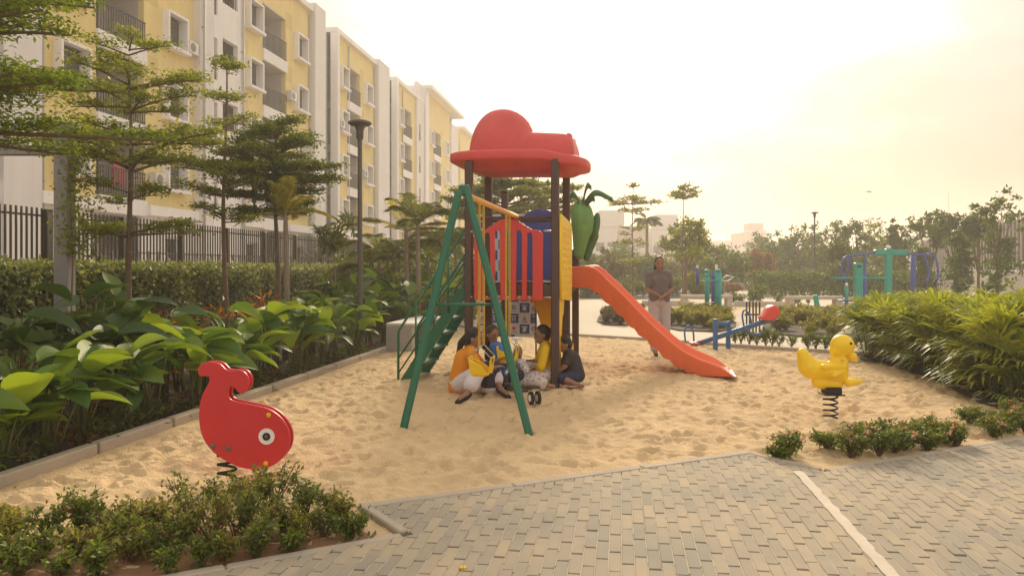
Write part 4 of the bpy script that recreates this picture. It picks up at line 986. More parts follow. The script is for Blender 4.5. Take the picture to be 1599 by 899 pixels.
# trees beside the flats
b1_ = at(203, 408, 10.6)
layered_tree((b1_.x, b1_.y, 0), 4.4, [(2.0, .85, 5), (2.45, .6, 4), (2.85, 1.3, 7), (3.25, 1.05, 6), (3.65, .9, 6), (4.0, 1.05, 6), (4.4, .55, 5)], 'tall layered tree with a straight brown trunk in front of the balconies', seed=3, dens=1.45, leaf=.066, r0=.055)
b2_ = at(352, 408, 12.5)
layered_tree((b2_.x, b2_.y, 0), 5.0, [(2.3, .6, 5), (2.7, .8, 6), (3.05, .9, 6), (3.4, .65, 5), (3.8, .42, 4), (4.15, .28, 4), (4.75, .20, 4)], 'slim layered tree with a wispy top, left of the dense dark tree', seed=8, dens=1.2, leaf=.068, r0=.05)
b3_ = at(432, 408, 13.4)
layered_tree((b3_.x, b3_.y, 0), 4.1, [(2.45, .85, 7), (2.75, 1.05, 8), (3.0, 1.1, 9), (3.2, 1.0, 8), (3.45, .85, 7), (3.7, .65, 6), (3.92, .45, 5)], 'dense dark layered tree left of the lamp post', seed=12, dens=1.55, leaf=.085, m=m_treed, r0=.06)
layered_tree((-5.35, 6.4, 0), 4.6, [(2.75, 2.1, 8), (3.0, 1.9, 8), (3.3, 1.9, 8), (3.6, 1.7, 7), (3.95, 1.5, 6)], 'nearest layered tree whose bright branches reach in at the top left', seed=21, dens=1.6, leaf=.056, r0=.07, m=lmat('leaf_bright', (.065, .13, .018), (.22, .28, .035), .45))

# concrete pergola post with beam at the far left
m_conc = mat('pergola_grey', (.30, .28, .27), .85, .12, 3, bump=.2, bs=40)
pg = at(101, 410, 10.0); perg = thing('pergola', 'grey concrete pergola post and beam at the far left behind the plants', 'pergola', (pg.x, pg.y, 0))
part('post', MB().bbox((pg.x, pg.y, 1.62), (.19, .19, 3.5), bev=.01), m_conc, perg)
part('post', MB().bbox((pg.x - 2.2, pg.y - .1, 1.62), (.19, .19, 3.5), bev=.01), m_conc, perg)
part('beam', MB().bbox((pg.x - 1.1, pg.y - .05, 3.0), (2.0, .14, .12), bev=.008), m_conc, perg)
C = [(pg.x + .12 + random.Random(i).gauss(.12, .14), pg.y - .12 + random.Random(i + 9).gauss(0, .12), 2.35 + random.Random(i * 3).uniform(-.75, .75)) for i in range(900)]
vn = thing('climbing_plant', 'leafy climber on the grey pergola post', 'plant', (pg.x, pg.y, 0)); me = leaves_cloud(C, .075, 5); shift_mesh(me, -vn.location); part('foliage', me, m_tree, vn)
part('stem', MB().tube([(pg.x + .14, pg.y - .13, 0), (pg.x + .18, pg.y - .13, 1.5), (pg.x + .12, pg.y - .12, 2.9)], .01, 5), m_bark, vn)

# ------------------------------------------------------------------ lamp post and bench
m_lamp = mat('lamp_grey', (.10, .085, .08), .45, .08, 5, metal=.3)
def lamp(x, y, h, label, r=.045, hd=.20):
    L = thing('lamp_post', label, 'lamp post', (x, y, 0)); 
    part('pole', MB().lathe([(r * 1.9, -.1), (r * 1.9, .25), (r * 1.25, .28), (r, .32), (r * .85, h - .35), (r * .85, h - .12)], (x, y, 0), 14), m_lamp, L)
    part('lamp_neck', MB().lathe([(r * .95, h - .30), (r * 1.35, h - .26), (r * 1.45, h - .14), (hd * .45, h - .06), (hd * .7, h - .03)], (x, y, 0), 14), m_lamp, L)
    part('lamp_head', MB().lathe([(0, h - .045), (hd * .8, h - .045), (hd, h - .02), (hd, h + .01), (hd * .8, h + .035), (0, h + .045)], (x, y, 0), 24, smooth=False), m_lamp, L)
lamp(at(562, 400, 13.1).x, 13.1, at(562, 192, 13.1).z, 'tall dark grey lamp post with flat disc head, left of the play tower')
m_bench = mat('bench_concrete', (.36, .33, .30), .85, .12, 3, bump=.25, bs=50); m_btop = mat('bench_top', (.60, .57, .52), .7, .08, 3)
bx, by = -1.98, 13.6
bench = thing('bench', 'grey concrete bench with a pale slab top beside the plants on the left', 'bench', (bx, by, 0)); BMx = Matrix((kw, kd, UP)).transposed()
part('seat', MB().bbox((bx + .16, by + .75, .475), (.52, 2.05, .05), BMx, bev=.01), m_btop, bench)
part('leg', MB().bbox(Vector((bx + .02, by - .10, .22)), (.48, .34, .46), BMx, bev=.012), m_bench, bench)
part('leg', MB().bbox(Vector((bx + .28, by + 1.62, .22)), (.48, .2, .46), BMx, bev=.012), m_bench, bench)

# ------------------------------------------------------------------ planting bed on the left
m_soil = mat('soil', (.055, .038, .026), .95, .3, 4, bump=.6, bs=30)
g = MB(); n = 40; V = []
for i in range(n + 1):
    yy = 1.5 + 34 * i / n
    for o in (-.10, -1.4, -2.8, -4.9): V.append((kerb_x(yy) + o, yy, -.01 + .04 * noise.noise(Vector((yy, o, 0)))))
Fs = [(i * 4 + k, i * 4 + 4 + k, i * 4 + 5 + k, i * 4 + 1 + k) for i in range(n) for k in range(3)]
struct('planting_bed', MB().add(V, Fs), m_soil)
m_big = mat('leaf_big', (.055, .13, .022), .40, .10, 4, rand=.65, col2=(.27, .38, .045), transl=.42, spec=.4, ribs=22)
m_big2 = mat('leaf_big_dark', (.028, .075, .024), .42, .10, 4, rand=.55, col2=(.13, .20, .030), transl=.25, spec=.4, ribs=22)
m_stem = mat('stem_green', (.10, .12, .035), .6, .1, 6)
m_croton = mat('leaf_croton', (.20, .022, .012), .5, .2, 9, attr=.55, col2=(.60, .24, .02), transl=.3)
m_crot2 = mat('leaf_purple', (.085, .012, .016), .5, .2, 9, attr=.5, col2=(.20, .09, .02), transl=.25)
def blade(L, W, arch, fold, seed, nseg=8):
    r = random.Random(seed); V = []
    for i in range(nseg + 1):
        t = i / nseg; w = W * (math.sin(math.pi * min(1, t * .97 + .03) ** .85) ** .75) * (1 if t < 1 else 0); x = L * (t - .10 * arch * t * t); z = L * (.18 * t - arch * t * t * .55)
        wv = .05 * W * math.sin(t * 9 + seed)
        V += [(x, -w, z + w * fold + wv), (x, -w * .5, z + w * fold * .4), (x, 0, z), (x, w * .5, z + w * fold * .4), (x, w, z + w * fold - wv)]
    Fs = [(i * 5 + k, i * 5 + 5 + k, i * 5 + 6 + k, i * 5 + 1 + k) for i in range(nseg) for k in range(4)]
    return MB().add(V, Fs, True).mesh('leaf')
BL_ = [blade(.38 + .06 * (i % 3), .105 + .028 * (i % 2), .35 + .25 * (i % 4), .25 + .15 * (i % 3), i) for i in range(6)]
BLd = []
for b_ in BL_: b_.materials.append(m_big); c_ = b_.copy(); c_.materials.clear(); c_.materials.append(m_big2); BLd.append(c_)
def big_plant(x, y, h, nl, seed, label, dark=False, sc=1.0, group='broad-leaved plants in the left bed', z=0.0):
    r = random.Random(seed); P = thing('broad_leaf_plant', label, 'plant', (x, y, z), 0, group); st = MB(); ns = max(2, nl // 3)
    for k in range(nl):
        a = r.uniform(0, 6.283); rad = r.uniform(.02, .20) * sc; top = h * r.uniform(.50, 1.0); p0 = Vector((x + .05 * math.cos(a * 3), y + .05 * math.sin(a * 2), z - .03)); p1 = Vector((x + rad * math.cos(a), y + rad * math.sin(a), z + top))
        st.tube([p0, p0.lerp(p1, .5) + Vector((0, 0, .04)), p1], [.011 * sc, .009 * sc, .006 * sc], 5)
        o = part('leaf', r.choice(BLd if dark else BL_), None, P); o.location = p1 - P.location; o.rotation_euler = (r.uniform(-.55, .55), r.uniform(-.75, .15), a + r.uniform(-.5, .5)); s_ = sc * r.uniform(.75, 1.15); o.scale = (s_, s_ * r.uniform(.85, 1.1), s_)
    part('stem', st, m_stem, P, label=None); return P
r = random.Random(44)
y = 3.6; k = 0
while y < 13.2:                                                    # front row along the kerb
    big_plant(kerb_x(y) - .34 + r.uniform(-.10, .08), y, r.uniform(.50, .68) if y < 6.2 else (r.uniform(.56, .76) if y < 8 else r.uniform(.66, .86)), r.randint(11, 15), 100 + k, 'lush broad-leaved plant in the front row along the kerb', sc=1.02, group='broad-leaved plants along the kerb'); y += .40 + .012 * y; k += 1
y = 4.4
while y < 13.0:
    if not (5.2 < y < 6.5): big_plant(kerb_x(y) - .95 + r.uniform(-.15, .15), y, r.uniform(.62, .80) if y < 8 else r.uniform(.72, .92), r.randint(7, 10), 200 + k, 'broad-leaved plant in the second row behind the kerb row', group='broad-leaved plants in the second row')
    y += .66 + .015 * y; k += 1
for (px, py, yy, h) in ((20, 500, 7.0, 1.05), (75, 520, 7.4, .95), (130, 460, 7.8, 1.2), (185, 450, 8.0, 1.25), (215, 470, 8.4, 1.15), (150, 520, 7.2, .9), (35, 560, 6.3, .8), (250, 500, 8.8, 1.0), (190, 520, 7.6, .85)):
    p = at(px, py, yy); big_plant(p.x, yy, h, 9, int(px * 7 + py), 'darker broad-leaved plant deep in the bed before the hedge', True, 1.1, group='darker broad-leaved plants before the hedge')
for (px, py, yy, h) in ((560, 430, 16.5, 1.2), (590, 420, 17.5, 1.3), (620, 430, 16.8, 1.2), (660, 430, 17.5, 1.2), (690, 440, 18.2, 1.1), (540, 440, 15.6, 1.1), (600, 460, 15.2, .95), (640, 460, 15.8, .95), (675, 470, 16.6, .9), (705, 470, 18.5, .9), (520, 440, 15, 1.1), (575, 470, 14.6, .9)):
    p = at(px, py, yy); big_plant(p.x, yy, h, 9, int(px * 3 + py), 'broad-leaved plant in the clump behind the bench and lamp post', px % 20 == 0, 1.15, group='broad-leaved plants behind the bench')
def tuft(x, y, h, w, n, leaf, m, label, name, cat, group, seed, z=0.0, asp=.35, up=.6):
    rr = np.random.RandomState(seed); T = thing(name, label, cat, (x, y, z), 0, group); C = rr.randn(n, 3) * np.array([w * .5, w * .5, 0]); C[:, 2] = h * (.15 + .85 * rr.rand(n) ** .6 * np.clip(1 - (C[:, 0] ** 2 + C[:, 1] ** 2) / (w * w) * .6, .2, 1))
    C += np.array([x, y, z]); me = leaves_cloud(C, leaf, seed, flat=.2, asp=asp, droop=-.3 * up); shift_mesh(me, -T.location); part('foliage', me, m, T)
    st = MB(); q = random.Random(seed)
    for k in range(6): a = q.uniform(0, 6.28); st.tube([(x, y, z - .02), (x + w * .2 * math.cos(a), y + w * .2 * math.sin(a), z + h * .4), (x + w * .42 * math.cos(a), y + w * .42 * math.sin(a), z + h * .8)], [.006, .005, .003], 4)
    part('stem', st, m_bark, T); return T
for i, (px, py, yy, hh) in enumerate(((95, 535, 7.2, .62), (72, 545, 7.6, .55), (280, 480, 9.6, .85), (185, 530, 8.4, .6), (300, 490, 9.9, .8))):
    p = at(px, py, yy); tuft(p.x, yy, hh, .34, 120, .16, m_croton, ('orange-leaved plant at the far left, in front of the dark leaves', 'orange-leaved plant left of the whale, beside the leftmost orange one', 'orange-leaved plant standing tallest below the slim layered tree', 'small orange-leaved plant low between dark broad leaves', 'orange-leaved plant just right of the tallest orange one')[i], 'croton_plant', 'plant', 'orange-leaved plants deep in the left bed', 300 + i)
for i in range(12):
    yy = 5.6 + i * .62; tuft(kerb_x(yy) - 1.45 - .5 * ((i * 7) % 5) / 5, yy, .86 + .02 * i, .26, 46, .13, m_croton, 'orange-flowering plant between the second and third rows of broad leaves', 'croton_plant', 'plant', 'orange-flowering plants among the broad leaves', 410 + i)
for i, (px, yy, hh) in enumerate(((405, 11.8, 1.0), (418, 12.1, 1.05), (395, 11.6, .95))):
    p = at(px, 480, yy); tuft(p.x, yy, hh, .30, 110, .15, m_croton, 'red-leaved plant above the kerb row, left of the lamp post', 'croton_plant', 'plant', 'red-leaved plants left of the lamp post', 320 + i)
# spiky bright tufts at the foot of the hedge
for i in range(9):
    yy = 8.6 + i * .75; xx = kerb_x(yy) - 2.35 + .1 * math.sin(i * 3); tuft(xx, yy, .75, .5, 150, .24, lmat('leaf_spiky', (.03, .075, .014), (.10, .16, .03), .35), 'spiky bright green tuft at the foot of the clipped hedge', 'spiky_plant', 'plant', 'spiky tufts at the foot of the hedge', 340 + i, asp=.10, up=1.5)
for i in range(26):                                                # low dark edging plants under the kerb row
    yy = 4.2 + i * .36; tuft(kerb_x(yy) - .34, yy, .22, .22, 90, .07, m_crot2 if i % 5 == 0 else m_treed, 'low dark edging plant just behind the sand pit kerb', 'edging_plant', 'plant', 'low edging plants behind the kerb', 370 + i)

# hedge: boxy mass of small leaves
m_hedge = lmat('leaf_hedge', (.10, .135, .055), (.31, .34, .16), .35)
rr = np.random.RandomState(4); n = 60000; t = 7.6 + 18.5 * rr.rand(n) ** 1.25; o = rr.rand(n); side_ = rr.rand(n) < .45
hx_ = np.where(side_, 1.0, rr.rand(n)); hz_ = np.where(side_, rr.rand(n) ** .8, 1.0); wob = .10 * np.sin(t * 2.1) + .08 * np.sin(t * 5.3 + 1)
hxp = -7.6 + KS * (t - 11.3) + .25 + 1.25 * hx_ + .06 * rr.randn(n) + (wob * .5 * side_); hzp = .12 + (1.33 + .06 * wob) * hz_ + .05 * rr.randn(n)
C = np.stack([hxp, t, hzp], 1)
hedge = thing('hedge', 'long clipped grey-green hedge in front of the brown railing', 'hedge', (-7, 10, 0)); me = leaves_cloud(C, .085, 3, asp=.55); shift_mesh(me, -hedge.location); part('foliage', me, m_hedge, hedge)
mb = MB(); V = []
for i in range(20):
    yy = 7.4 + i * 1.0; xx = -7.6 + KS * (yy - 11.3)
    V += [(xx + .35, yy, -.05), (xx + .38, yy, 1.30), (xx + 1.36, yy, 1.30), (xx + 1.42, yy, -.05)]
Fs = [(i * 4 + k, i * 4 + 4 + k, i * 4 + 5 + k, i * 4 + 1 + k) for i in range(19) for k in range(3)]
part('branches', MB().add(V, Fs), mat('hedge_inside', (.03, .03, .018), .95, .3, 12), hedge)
# ------------------------------------------------------------------ ground beyond the pit
g = MB(); g.add([(-1.6, 17.6, -.012), (.5, 17.7, -.012), (1.52, 16.62, -.012), (2.75, 15.72, -.012), (4.2, 14.42, -.012), (5.55, 13.35, -.012), (6.7, 12.4, -.012), (7, 5, -.012), (60, 5, -.012), (60, 90, -.012), (-6, 90, -.012)], [tuple(range(11))])
struct('plaza', g, m_plaza)
m_yard = mat('yard_sand', (.58, .44, .26), .95, .16, .9, bump=.5, bs=60)
g = MB(); P = [gp(1010, 489), gp(1150, 492), gp(1345, 500), gp(1470, 505), gp(1420, 476), gp(1340, 478), gp(1000, 477)]
g.add([(x, y, -.006) for x, y in P], [tuple(range(len(P)))]); struct('gym_yard', g, m_yard)
m_lawn = mat('lawn', (.13, .15, .05), .95, .25, 2, bump=.5, bs=40)
g = MB(); P = [gp(1150, 452), gp(1420, 454), gp(1420, 446), gp(1130, 446)]; g.add([(x, y, -.006) for x, y in P], [tuple(range(4))]); struct('lawn', g, m_lawn)
m_kerb2 = mat('kerb_pale', (.50, .44, .37), .9, .10, 2, bump=.2, bs=60)
k2 = bpy.data.objects.new('yard_kerb', None); COL.objects.link(k2); k2['kind'] = 'structure'
for (a, b) in (((1003, 477), (1062, 477)), ((1146, 478), (1226, 479)), ((1312, 480), (1400, 482))):
    A = Vector((*gp(*a), .09)); B = Vector((*gp(*b), .09)); d = (B - A).normalized()
    part('kerb_block', MB().bbox((A + B) / 2, ((B - A).length, .2, .22), Matrix((d, Vector((-d.y, d.x, 0)), UP)).transposed(), bev=.02), m_kerb2, k2)
def plain_bench(x0, x1, ybase, label, h=.50):
    A = Vector((*gp(x0, ybase), 0)); B = Vector((*gp(x1, ybase), 0)); d = (B - A).normalized(); L = (B - A).length; M_ = Matrix((d, Vector((-d.y, d.x, 0)), UP)).transposed()
    T = thing('bench', label, 'bench', A, 0, 'pale concrete benches by the gym yard'); part('seat', MB().bbox((A + B) / 2 + UP * (h - .06), (L, .45, .12), M_, bev=.015), m_kerb2, T)
    for q in (.06, .94): part('leg', MB().bbox(A.lerp(B, q) + UP * ((h - .12) / 2 - .03), (.20, .42, h - .06), M_, bev=.015), m_kerb2, T)
    part('ledge', MB().bbox((A + B) / 2 + UP * .06, (L * .86, .2, .12), M_, bev=.015), m_kerb2, T)
plain_bench(1064, 1142, 481, 'pale concrete bench behind the slide and the teal exercise posts')
plain_bench(1228, 1312, 484, 'pale concrete bench behind the duck, left of the teal gym frame')
a_ = at(1175, 445, 52); T = thing('seat_wall', 'low curved grey seat wall in front of the two rust-brown trees', 'wall', (a_.x, 52, 0))
mb = MB(); pts = curve([at(1128, 449, 54) * 1, at(1175, 449, 52), at(1226, 449, 55)], 6)
for a, b in zip(pts, pts[1:]): a = a.copy(); b = b.copy(); a.z = b.z = .22; d = (b - a).normalized(); mb.bbox((a + b) / 2, ((b - a).length + .002, .5, .52), Matrix((d, Vector((-d.y, d.x, 0)), UP)).transposed())
part('wall', mb, m_kerb, T)
a_ = at(993, 441, 46); part_ = MB().bbox((a_.x, 46, .22), (.78, .5, .52), bev=.03); T = thing('planter_box', 'small white block behind the slide top, left of the standing woman', 'planter', (a_.x, 46, 0)); part('body', part_, m_white, T); part('cap', MB().bbox((a_.x, 46, .50), (.84, .56, .05), bev=.01), m_white, T)

# ------------------------------------------------------------------ seesaw
m_sblue = mat('seesaw_blue', (.045, .145, .36), .42, .1, 5, bump=.05, bs=40); m_sred = mat('seesaw_red', (.74, .09, .07), .42, .06, 5)
ss = at(1125, 540, 13.9); see = thing('seesaw', 'blue seesaw with red seat at its raised end, behind the slide foot', 'seesaw', (ss.x, 13.9, 0))
lo = at(1085, 538, 14.4); hi = at(1208, 497, 13.3)
part('beam', MB().tube([lo, hi], [.048, .045], 10), m_sblue, see)
part('post', MB().bbox((at(1117, 530, 13.75).x, 13.75, .24), (.075, .08, .62), bev=.01), m_sblue, see)
part('post', MB().bbox((at(1137, 530, 14.0).x, 14.0, .20), (.075, .08, .58), bev=.01), m_sblue, see)
part('axle', MB().tube([(at(1117, 530, 13.75).x, 13.75, .47), (at(1137, 530, 14.0).x, 14.0, .44)], .04, 8), m_sblue, see)
def loop(a, w, h, lean, label, root, lower=False):
    pts = [a + Vector((-w / 2, 0, 0)), a + Vector((-w / 2 + lean * .5, 0, h * .65)), a + Vector((lean, 0, h)), a + Vector((w / 2 + lean * .7, 0, h * .7)), a + Vector((w / 2, 0, .0))]
    part('handle', MB().tube(curve(pts, 5), .017, 7), m_sblue, root)
loop(at(1077, 533, 14.4), .16, .30, -.03, '', see); loop(at(1168, 510, 13.6), .14, .30, -.06, '', see)
p = at(1176, 516, 13.5); part('footrest', MB().tube(curve([p + Vector((-.14, 0, .04)), p + Vector((0, 0, -.07)), p + Vector((.17, 0, -.03)), p + Vector((.19, 0, .07))], 4), .017, 7), m_sblue, see)
h0 = at(1204, 500, 13.3); pts = smooth_closed([at(*q, 13.3).xz for q in ((1186, 497), (1192, 488), (1198, 479), (1207, 476), (1213, 480), (1214, 490), (1208, 497), (1198, 500))], 3)
part('seat', MB().prism(pts, lambda a, b, d: Vector((a, 13.17 + d, b)), .26, bev=.03), m_sred, see)
part('seat', MB().bbox(at(1087, 540, 14.4) + UP * .05, (.24, .26, .05), bev=.015), m_sred, see)
for px in (1171, 1176, 1182): q = at(px, 490, 13.9); 
tg = at(1176, 505, 17.5); T = thing('bollard_group', 'small dark slatted litter bin behind the seesaw', 'bin', (tg.x, 17.5, 0))
for k in range(5): part('slat', MB().bbox((tg.x - .15 + k * .075, 17.5 + .02 * (k % 2), .34), (.035, .03, .72), bev=.004), m_fence, T)
T.name = 'litter_bin'; part('frame', MB().bbox((tg.x, 17.5 + .05, .40), (.36, .03, .04)), m_fence, T)

# ------------------------------------------------------------------ outdoor gym
m_teal = mat('gym_teal', (.015, .30, .25), .42, .1, 5, bump=.05, bs=40); m_gb = mat('gym_blue', (.055, .09, .33), .42, .1, 5)
G1 = 23.4; g0 = at(1112, 492, G1); T = thing('exercise_machine', 'teal and blue exercise machine with white handles, right of the standing woman', 'exercise machine', (g0.x, G1, 0))
def vp(px, y0, y1, Y, w, m, name='post', root=None): a = at(px, y0, Y); b = at(px, y1, Y); return part(name, MB().tube([a, b], w, 12), m, root)
vp(1121.5, 425, 500, G1, .105, m_teal, root=T); vp(1104, 424, 493, G1 + .8, .075, m_teal, root=T); vp(1115, 424, 491, G1 + .3, .09, m_gb, root=T)
for px in (1121.5, 1104): q = at(px, 423, G1 + (.8 if px < 1110 else 0)); part('post_cap', MB().ell(q, (.10, .10, .06)), m_teal, T)
vp(1089, 416, 446, G1 + .2, .045, m_gb, 'pad', T); part('arm', MB().tube([at(1089, 430, G1 + .2), at(1118, 430, G1 + .2)], .022, 7), m_teal, T)
part('arm', MB().tube([at(1089, 443, G1 + .2), at(1097, 439, G1), at(1122, 438, G1 - .1)], .022, 7), m_teal, T)
for (x, y0, y1) in ((1089, 414, 419), (1118.5, 413, 426)): part('handle', MB().tube([at(x, y0, G1), at(x, y1, G1)], .035, 8), m_white, T)
part('handle', MB().tube([at(1125, 437, G1), at(1135, 430, G1), at(1146, 432, G1), at(1136, 439, G1)], .028, 7, closed=True), m_white, T)
part('foot_pad', MB().bbox(at(1111, 487, G1), (.40, .3, .08), bev=.02), m_gb, T); part('foot_pad', MB().bbox(at(1124, 484, G1 + .3), (.34, .3, .06), bev=.02), m_gb, T)
part('cross_bar', MB().tube([at(1104, 473, G1 + .5), at(1120, 471, G1)], .02, 7), m_white, T)
G2 = 27.5; g0 = at(1387, 480, G2); T = thing('exercise_machine', 'tall teal T-shaped pull-down frame with blue hanging arms, above the strap-leaf plants', 'exercise machine', (g0.x, G2, 0))
part('post', MB().bbox(at(1387, 440, G2) - UP * .0, (.22, .2, 2.4), bev=.02), m_teal, T)
part('head', MB().bbox(at(1390, 394, G2), (1.15, .22, .20), bev=.03), m_teal, T)
part('head_cap', MB().ell(at(1387, 386, G2), (.09, .09, .07)), m_white, T)
def pipe(P, r, m, Y=G2, name='arm'): return part(name, MB().tube(curve([at(*p, Y) for p in P], 4), r, 8), m, T)
pipe([(1366, 394), (1350, 397), (1330, 399), (1318, 403), (1314, 418), (1313, 436)], .04, m_gb); pipe([(1350, 397), (1350, 420), (1350, 445)], .05, m_gb); pipe([(1330, 399), (1326, 410), (1323, 424), (1322, 442)], .038, m_gb)
pipe([(1417, 396), (1440, 398), (1457, 399), (1463, 410), (1465, 430), (1460, 444)], .04, m_gb); pipe([(1444, 398), (1448, 412), (1450, 430), (1444, 446)], .04, m_gb)
for (x, y0) in ((1460, 442), (1444, 444)): part('grip', MB().tube([at(x + 2, y0 - 6, G2), at(x - 1, y0 + 4, G2)], .045, 8), m_black, T)
T2 = thing('exercise_machine', 'teal seated press with white top cap left of the tall T-shaped frame', 'exercise machine', at(1340, 480, G2 - 1) * Vector((1, 1, 0)) if False else (at(1340, 480, 26.5).x, 26.5, 0)); T = T2
part('post', MB().bbox(at(1340, 446, 26.5), (.26, .2, 1.6), bev=.02), m_teal, T); part('post_cap', MB().bbox(at(1340, 416, 26.5), (.20, .2, .12), bev=.03), m_white, T)
pipe([(1298, 434), (1320, 434), (1350, 434), (1385, 434)], .035, m_teal, 26.5); part('post', MB().tube([at(1350, 424, 26.9), at(1350, 480, 26.9)], .09, 10), m_gb, T)
part('post', MB().tube([at(1322, 446, 26.0), at(1322, 482, 26.0)], .06, 10), m_teal, T); part('post_cap', MB().ell(at(1322, 444, 26.0), (.05, .05, .06)), m_white, T)
part('seat', MB().bbox(at(1325, 469, 26.0), (.62, .4, .07), bev=.02), m_gb, T); part('foot_bar', MB().bbox(at(1300, 480, 26.0), (.9, .12, .08), bev=.02), m_gb, T)
G4 = 27.8; T = thing('exercise_machine', 'blue post frame at the right of the tall T-shaped frame', 'exercise machine', (at(1428, 480, G4).x, G4, 0))
part('post', MB().tube([at(1426, 398, G4), at(1426, 482, G4)], .10, 10), m_gb, T); part('seat', MB().bbox(at(1430, 468, G4), (.5, .4, .06), bev=.02), m_gb, T); part('brace', MB().tube([at(1426, 440, G4), at(1437, 470, G4)], .03, 8), m_gb, T)
T = thing('exercise_machine', 'small teal step post at the right end of the bench, behind the duck', 'exercise machine', (at(1275, 482, 25).x, 25, 0))
part('post', MB().bbox(at(1275, 472, 25), (.15, .14, .50), Matrix.Rotation(R(-8), 3, 'Y'), bev=.03), m_teal, T); part('foot_bar', MB().bbox(at(1288, 481, 25), (.9, .12, .08), bev=.02), m_gb, T)

# ------------------------------------------------------------------ strap-leaved palms on the right
m_strap = mat('leaf_strap', (.065, .13, .020), .45, .06, 3, attr=.65, rand=.2, col2=(.36, .40, .045), transl=.48, spec=.4)
def strap_mesh(seed, h):
    r = np.random.RandomState(seed); V = []; tint = []
    for f in range(46):
        a = r.uniform(0, 6.283); rad = .28 * math.sqrt(r.rand()); z = h * (.12 + .80 * r.rand() ** .75); c = np.array([rad * math.cos(a), rad * math.sin(a), z])
        tilt = r.uniform(.25, 1.2) if z > h * .55 else r.uniform(-.2, .6); d = np.array([math.cos(a) * math.cos(tilt), math.sin(a) * math.cos(tilt), math.sin(tilt)]); s_ = np.cross(d, [0, 0, 1.0]); s_ /= np.linalg.norm(s_) + 1e-9; u = np.cross(s_, d)
        nb = r.randint(7, 11); tt = r.rand()
        for b in range(nb):
            q = (b / (nb - 1) - .5) * 2.3 + r.uniform(-.1, .1); e = d * math.cos(q) + (s_ * .95 + u * .12) * math.sin(q) + u * .15; e /= np.linalg.norm(e); w_ = np.cross(e, u); w_ /= np.linalg.norm(w_) + 1e-9; L = r.uniform(.26, .44); W = r.uniform(.012, .019)
            pts = [c, c + e * L * .4 + u * .02 * L, c + e * L * .75 - np.array([0, 0, .05 * L]), c + e * L - np.array([0, 0, .26 * L])]; ws = [W * .5, W, W * .85, .001]
            for i in range(3): V += [pts[i] - w_ * ws[i], pts[i] + w_ * ws[i], pts[i + 1] + w_ * ws[i + 1], pts[i + 1] - w_ * ws[i + 1]]; tint.append(np.clip(.25 + tt * .4 + .35 * (z / h - .5) + r.uniform(-.1, .25), 0, 1))
    return fast_mesh('foliage', np.array(V), 4, m_strap, tint)
SMs = [strap_mesh(i, 1.0) for i in range(6)]
cane = MB()
for k in range(9): a = k * 2.4; cane.tube([(.03 * math.cos(a), .03 * math.sin(a), -.02), (.16 * math.cos(a), .16 * math.sin(a), .5), (.22 * math.cos(a), .22 * math.sin(a), .85)], [.009, .008, .005], 5)
cane_me = cane.mesh('stem', m=m_stem)
HP = [(5.62, 12.3), (5.60, 10.9), (5.52, 10.0), (5.22, 8.9), (5.02, 8.1), (5.1, 7.65), (5.6, 7.62), (9.2, 9.2), (10.2, 15.0), (7.0, 14.4)]
r = random.Random(5); i = 0
gyy = 7.5
while gyy < 15:
    gx = 4.8 + (i % 2) * .2
    while gx < 10:
        x, y = gx + r.uniform(-.13, .13), gyy + r.uniform(-.13, .13)
        d_ = float(sdf_poly(np.array([x]), np.array([y]), HP)[0])
        if d_ > 0 and (x / y) < .78:
            edge = d_ < .5; T = thing('strap_leaf_plant', 'clump of strap-leaved palm at the sand edge, right of the duck' if edge else 'clump of strap-leaved palm inside the mass on the right', 'plant', (x, y, 0), r.uniform(0, 6.28), 'strap-leaved clumps at the edge of the sand' if edge else 'strap-leaved clumps inside the mass on the right')
            hs = (.86 + .06 * max(0, 12.5 - y)) * r.uniform(.85, 1.12); T.scale = (1.05, 1.05, hs)
            part('foliage', SMs[r.randrange(6)], None, T); part('stem', cane_me, None, T)
        gx += .46
    gyy += .44; i += 1
g = MB(); g.add([(x, y, .015) for x, y in HP], [tuple(range(len(HP)))]); struct('palm_bed', g, m_soil)

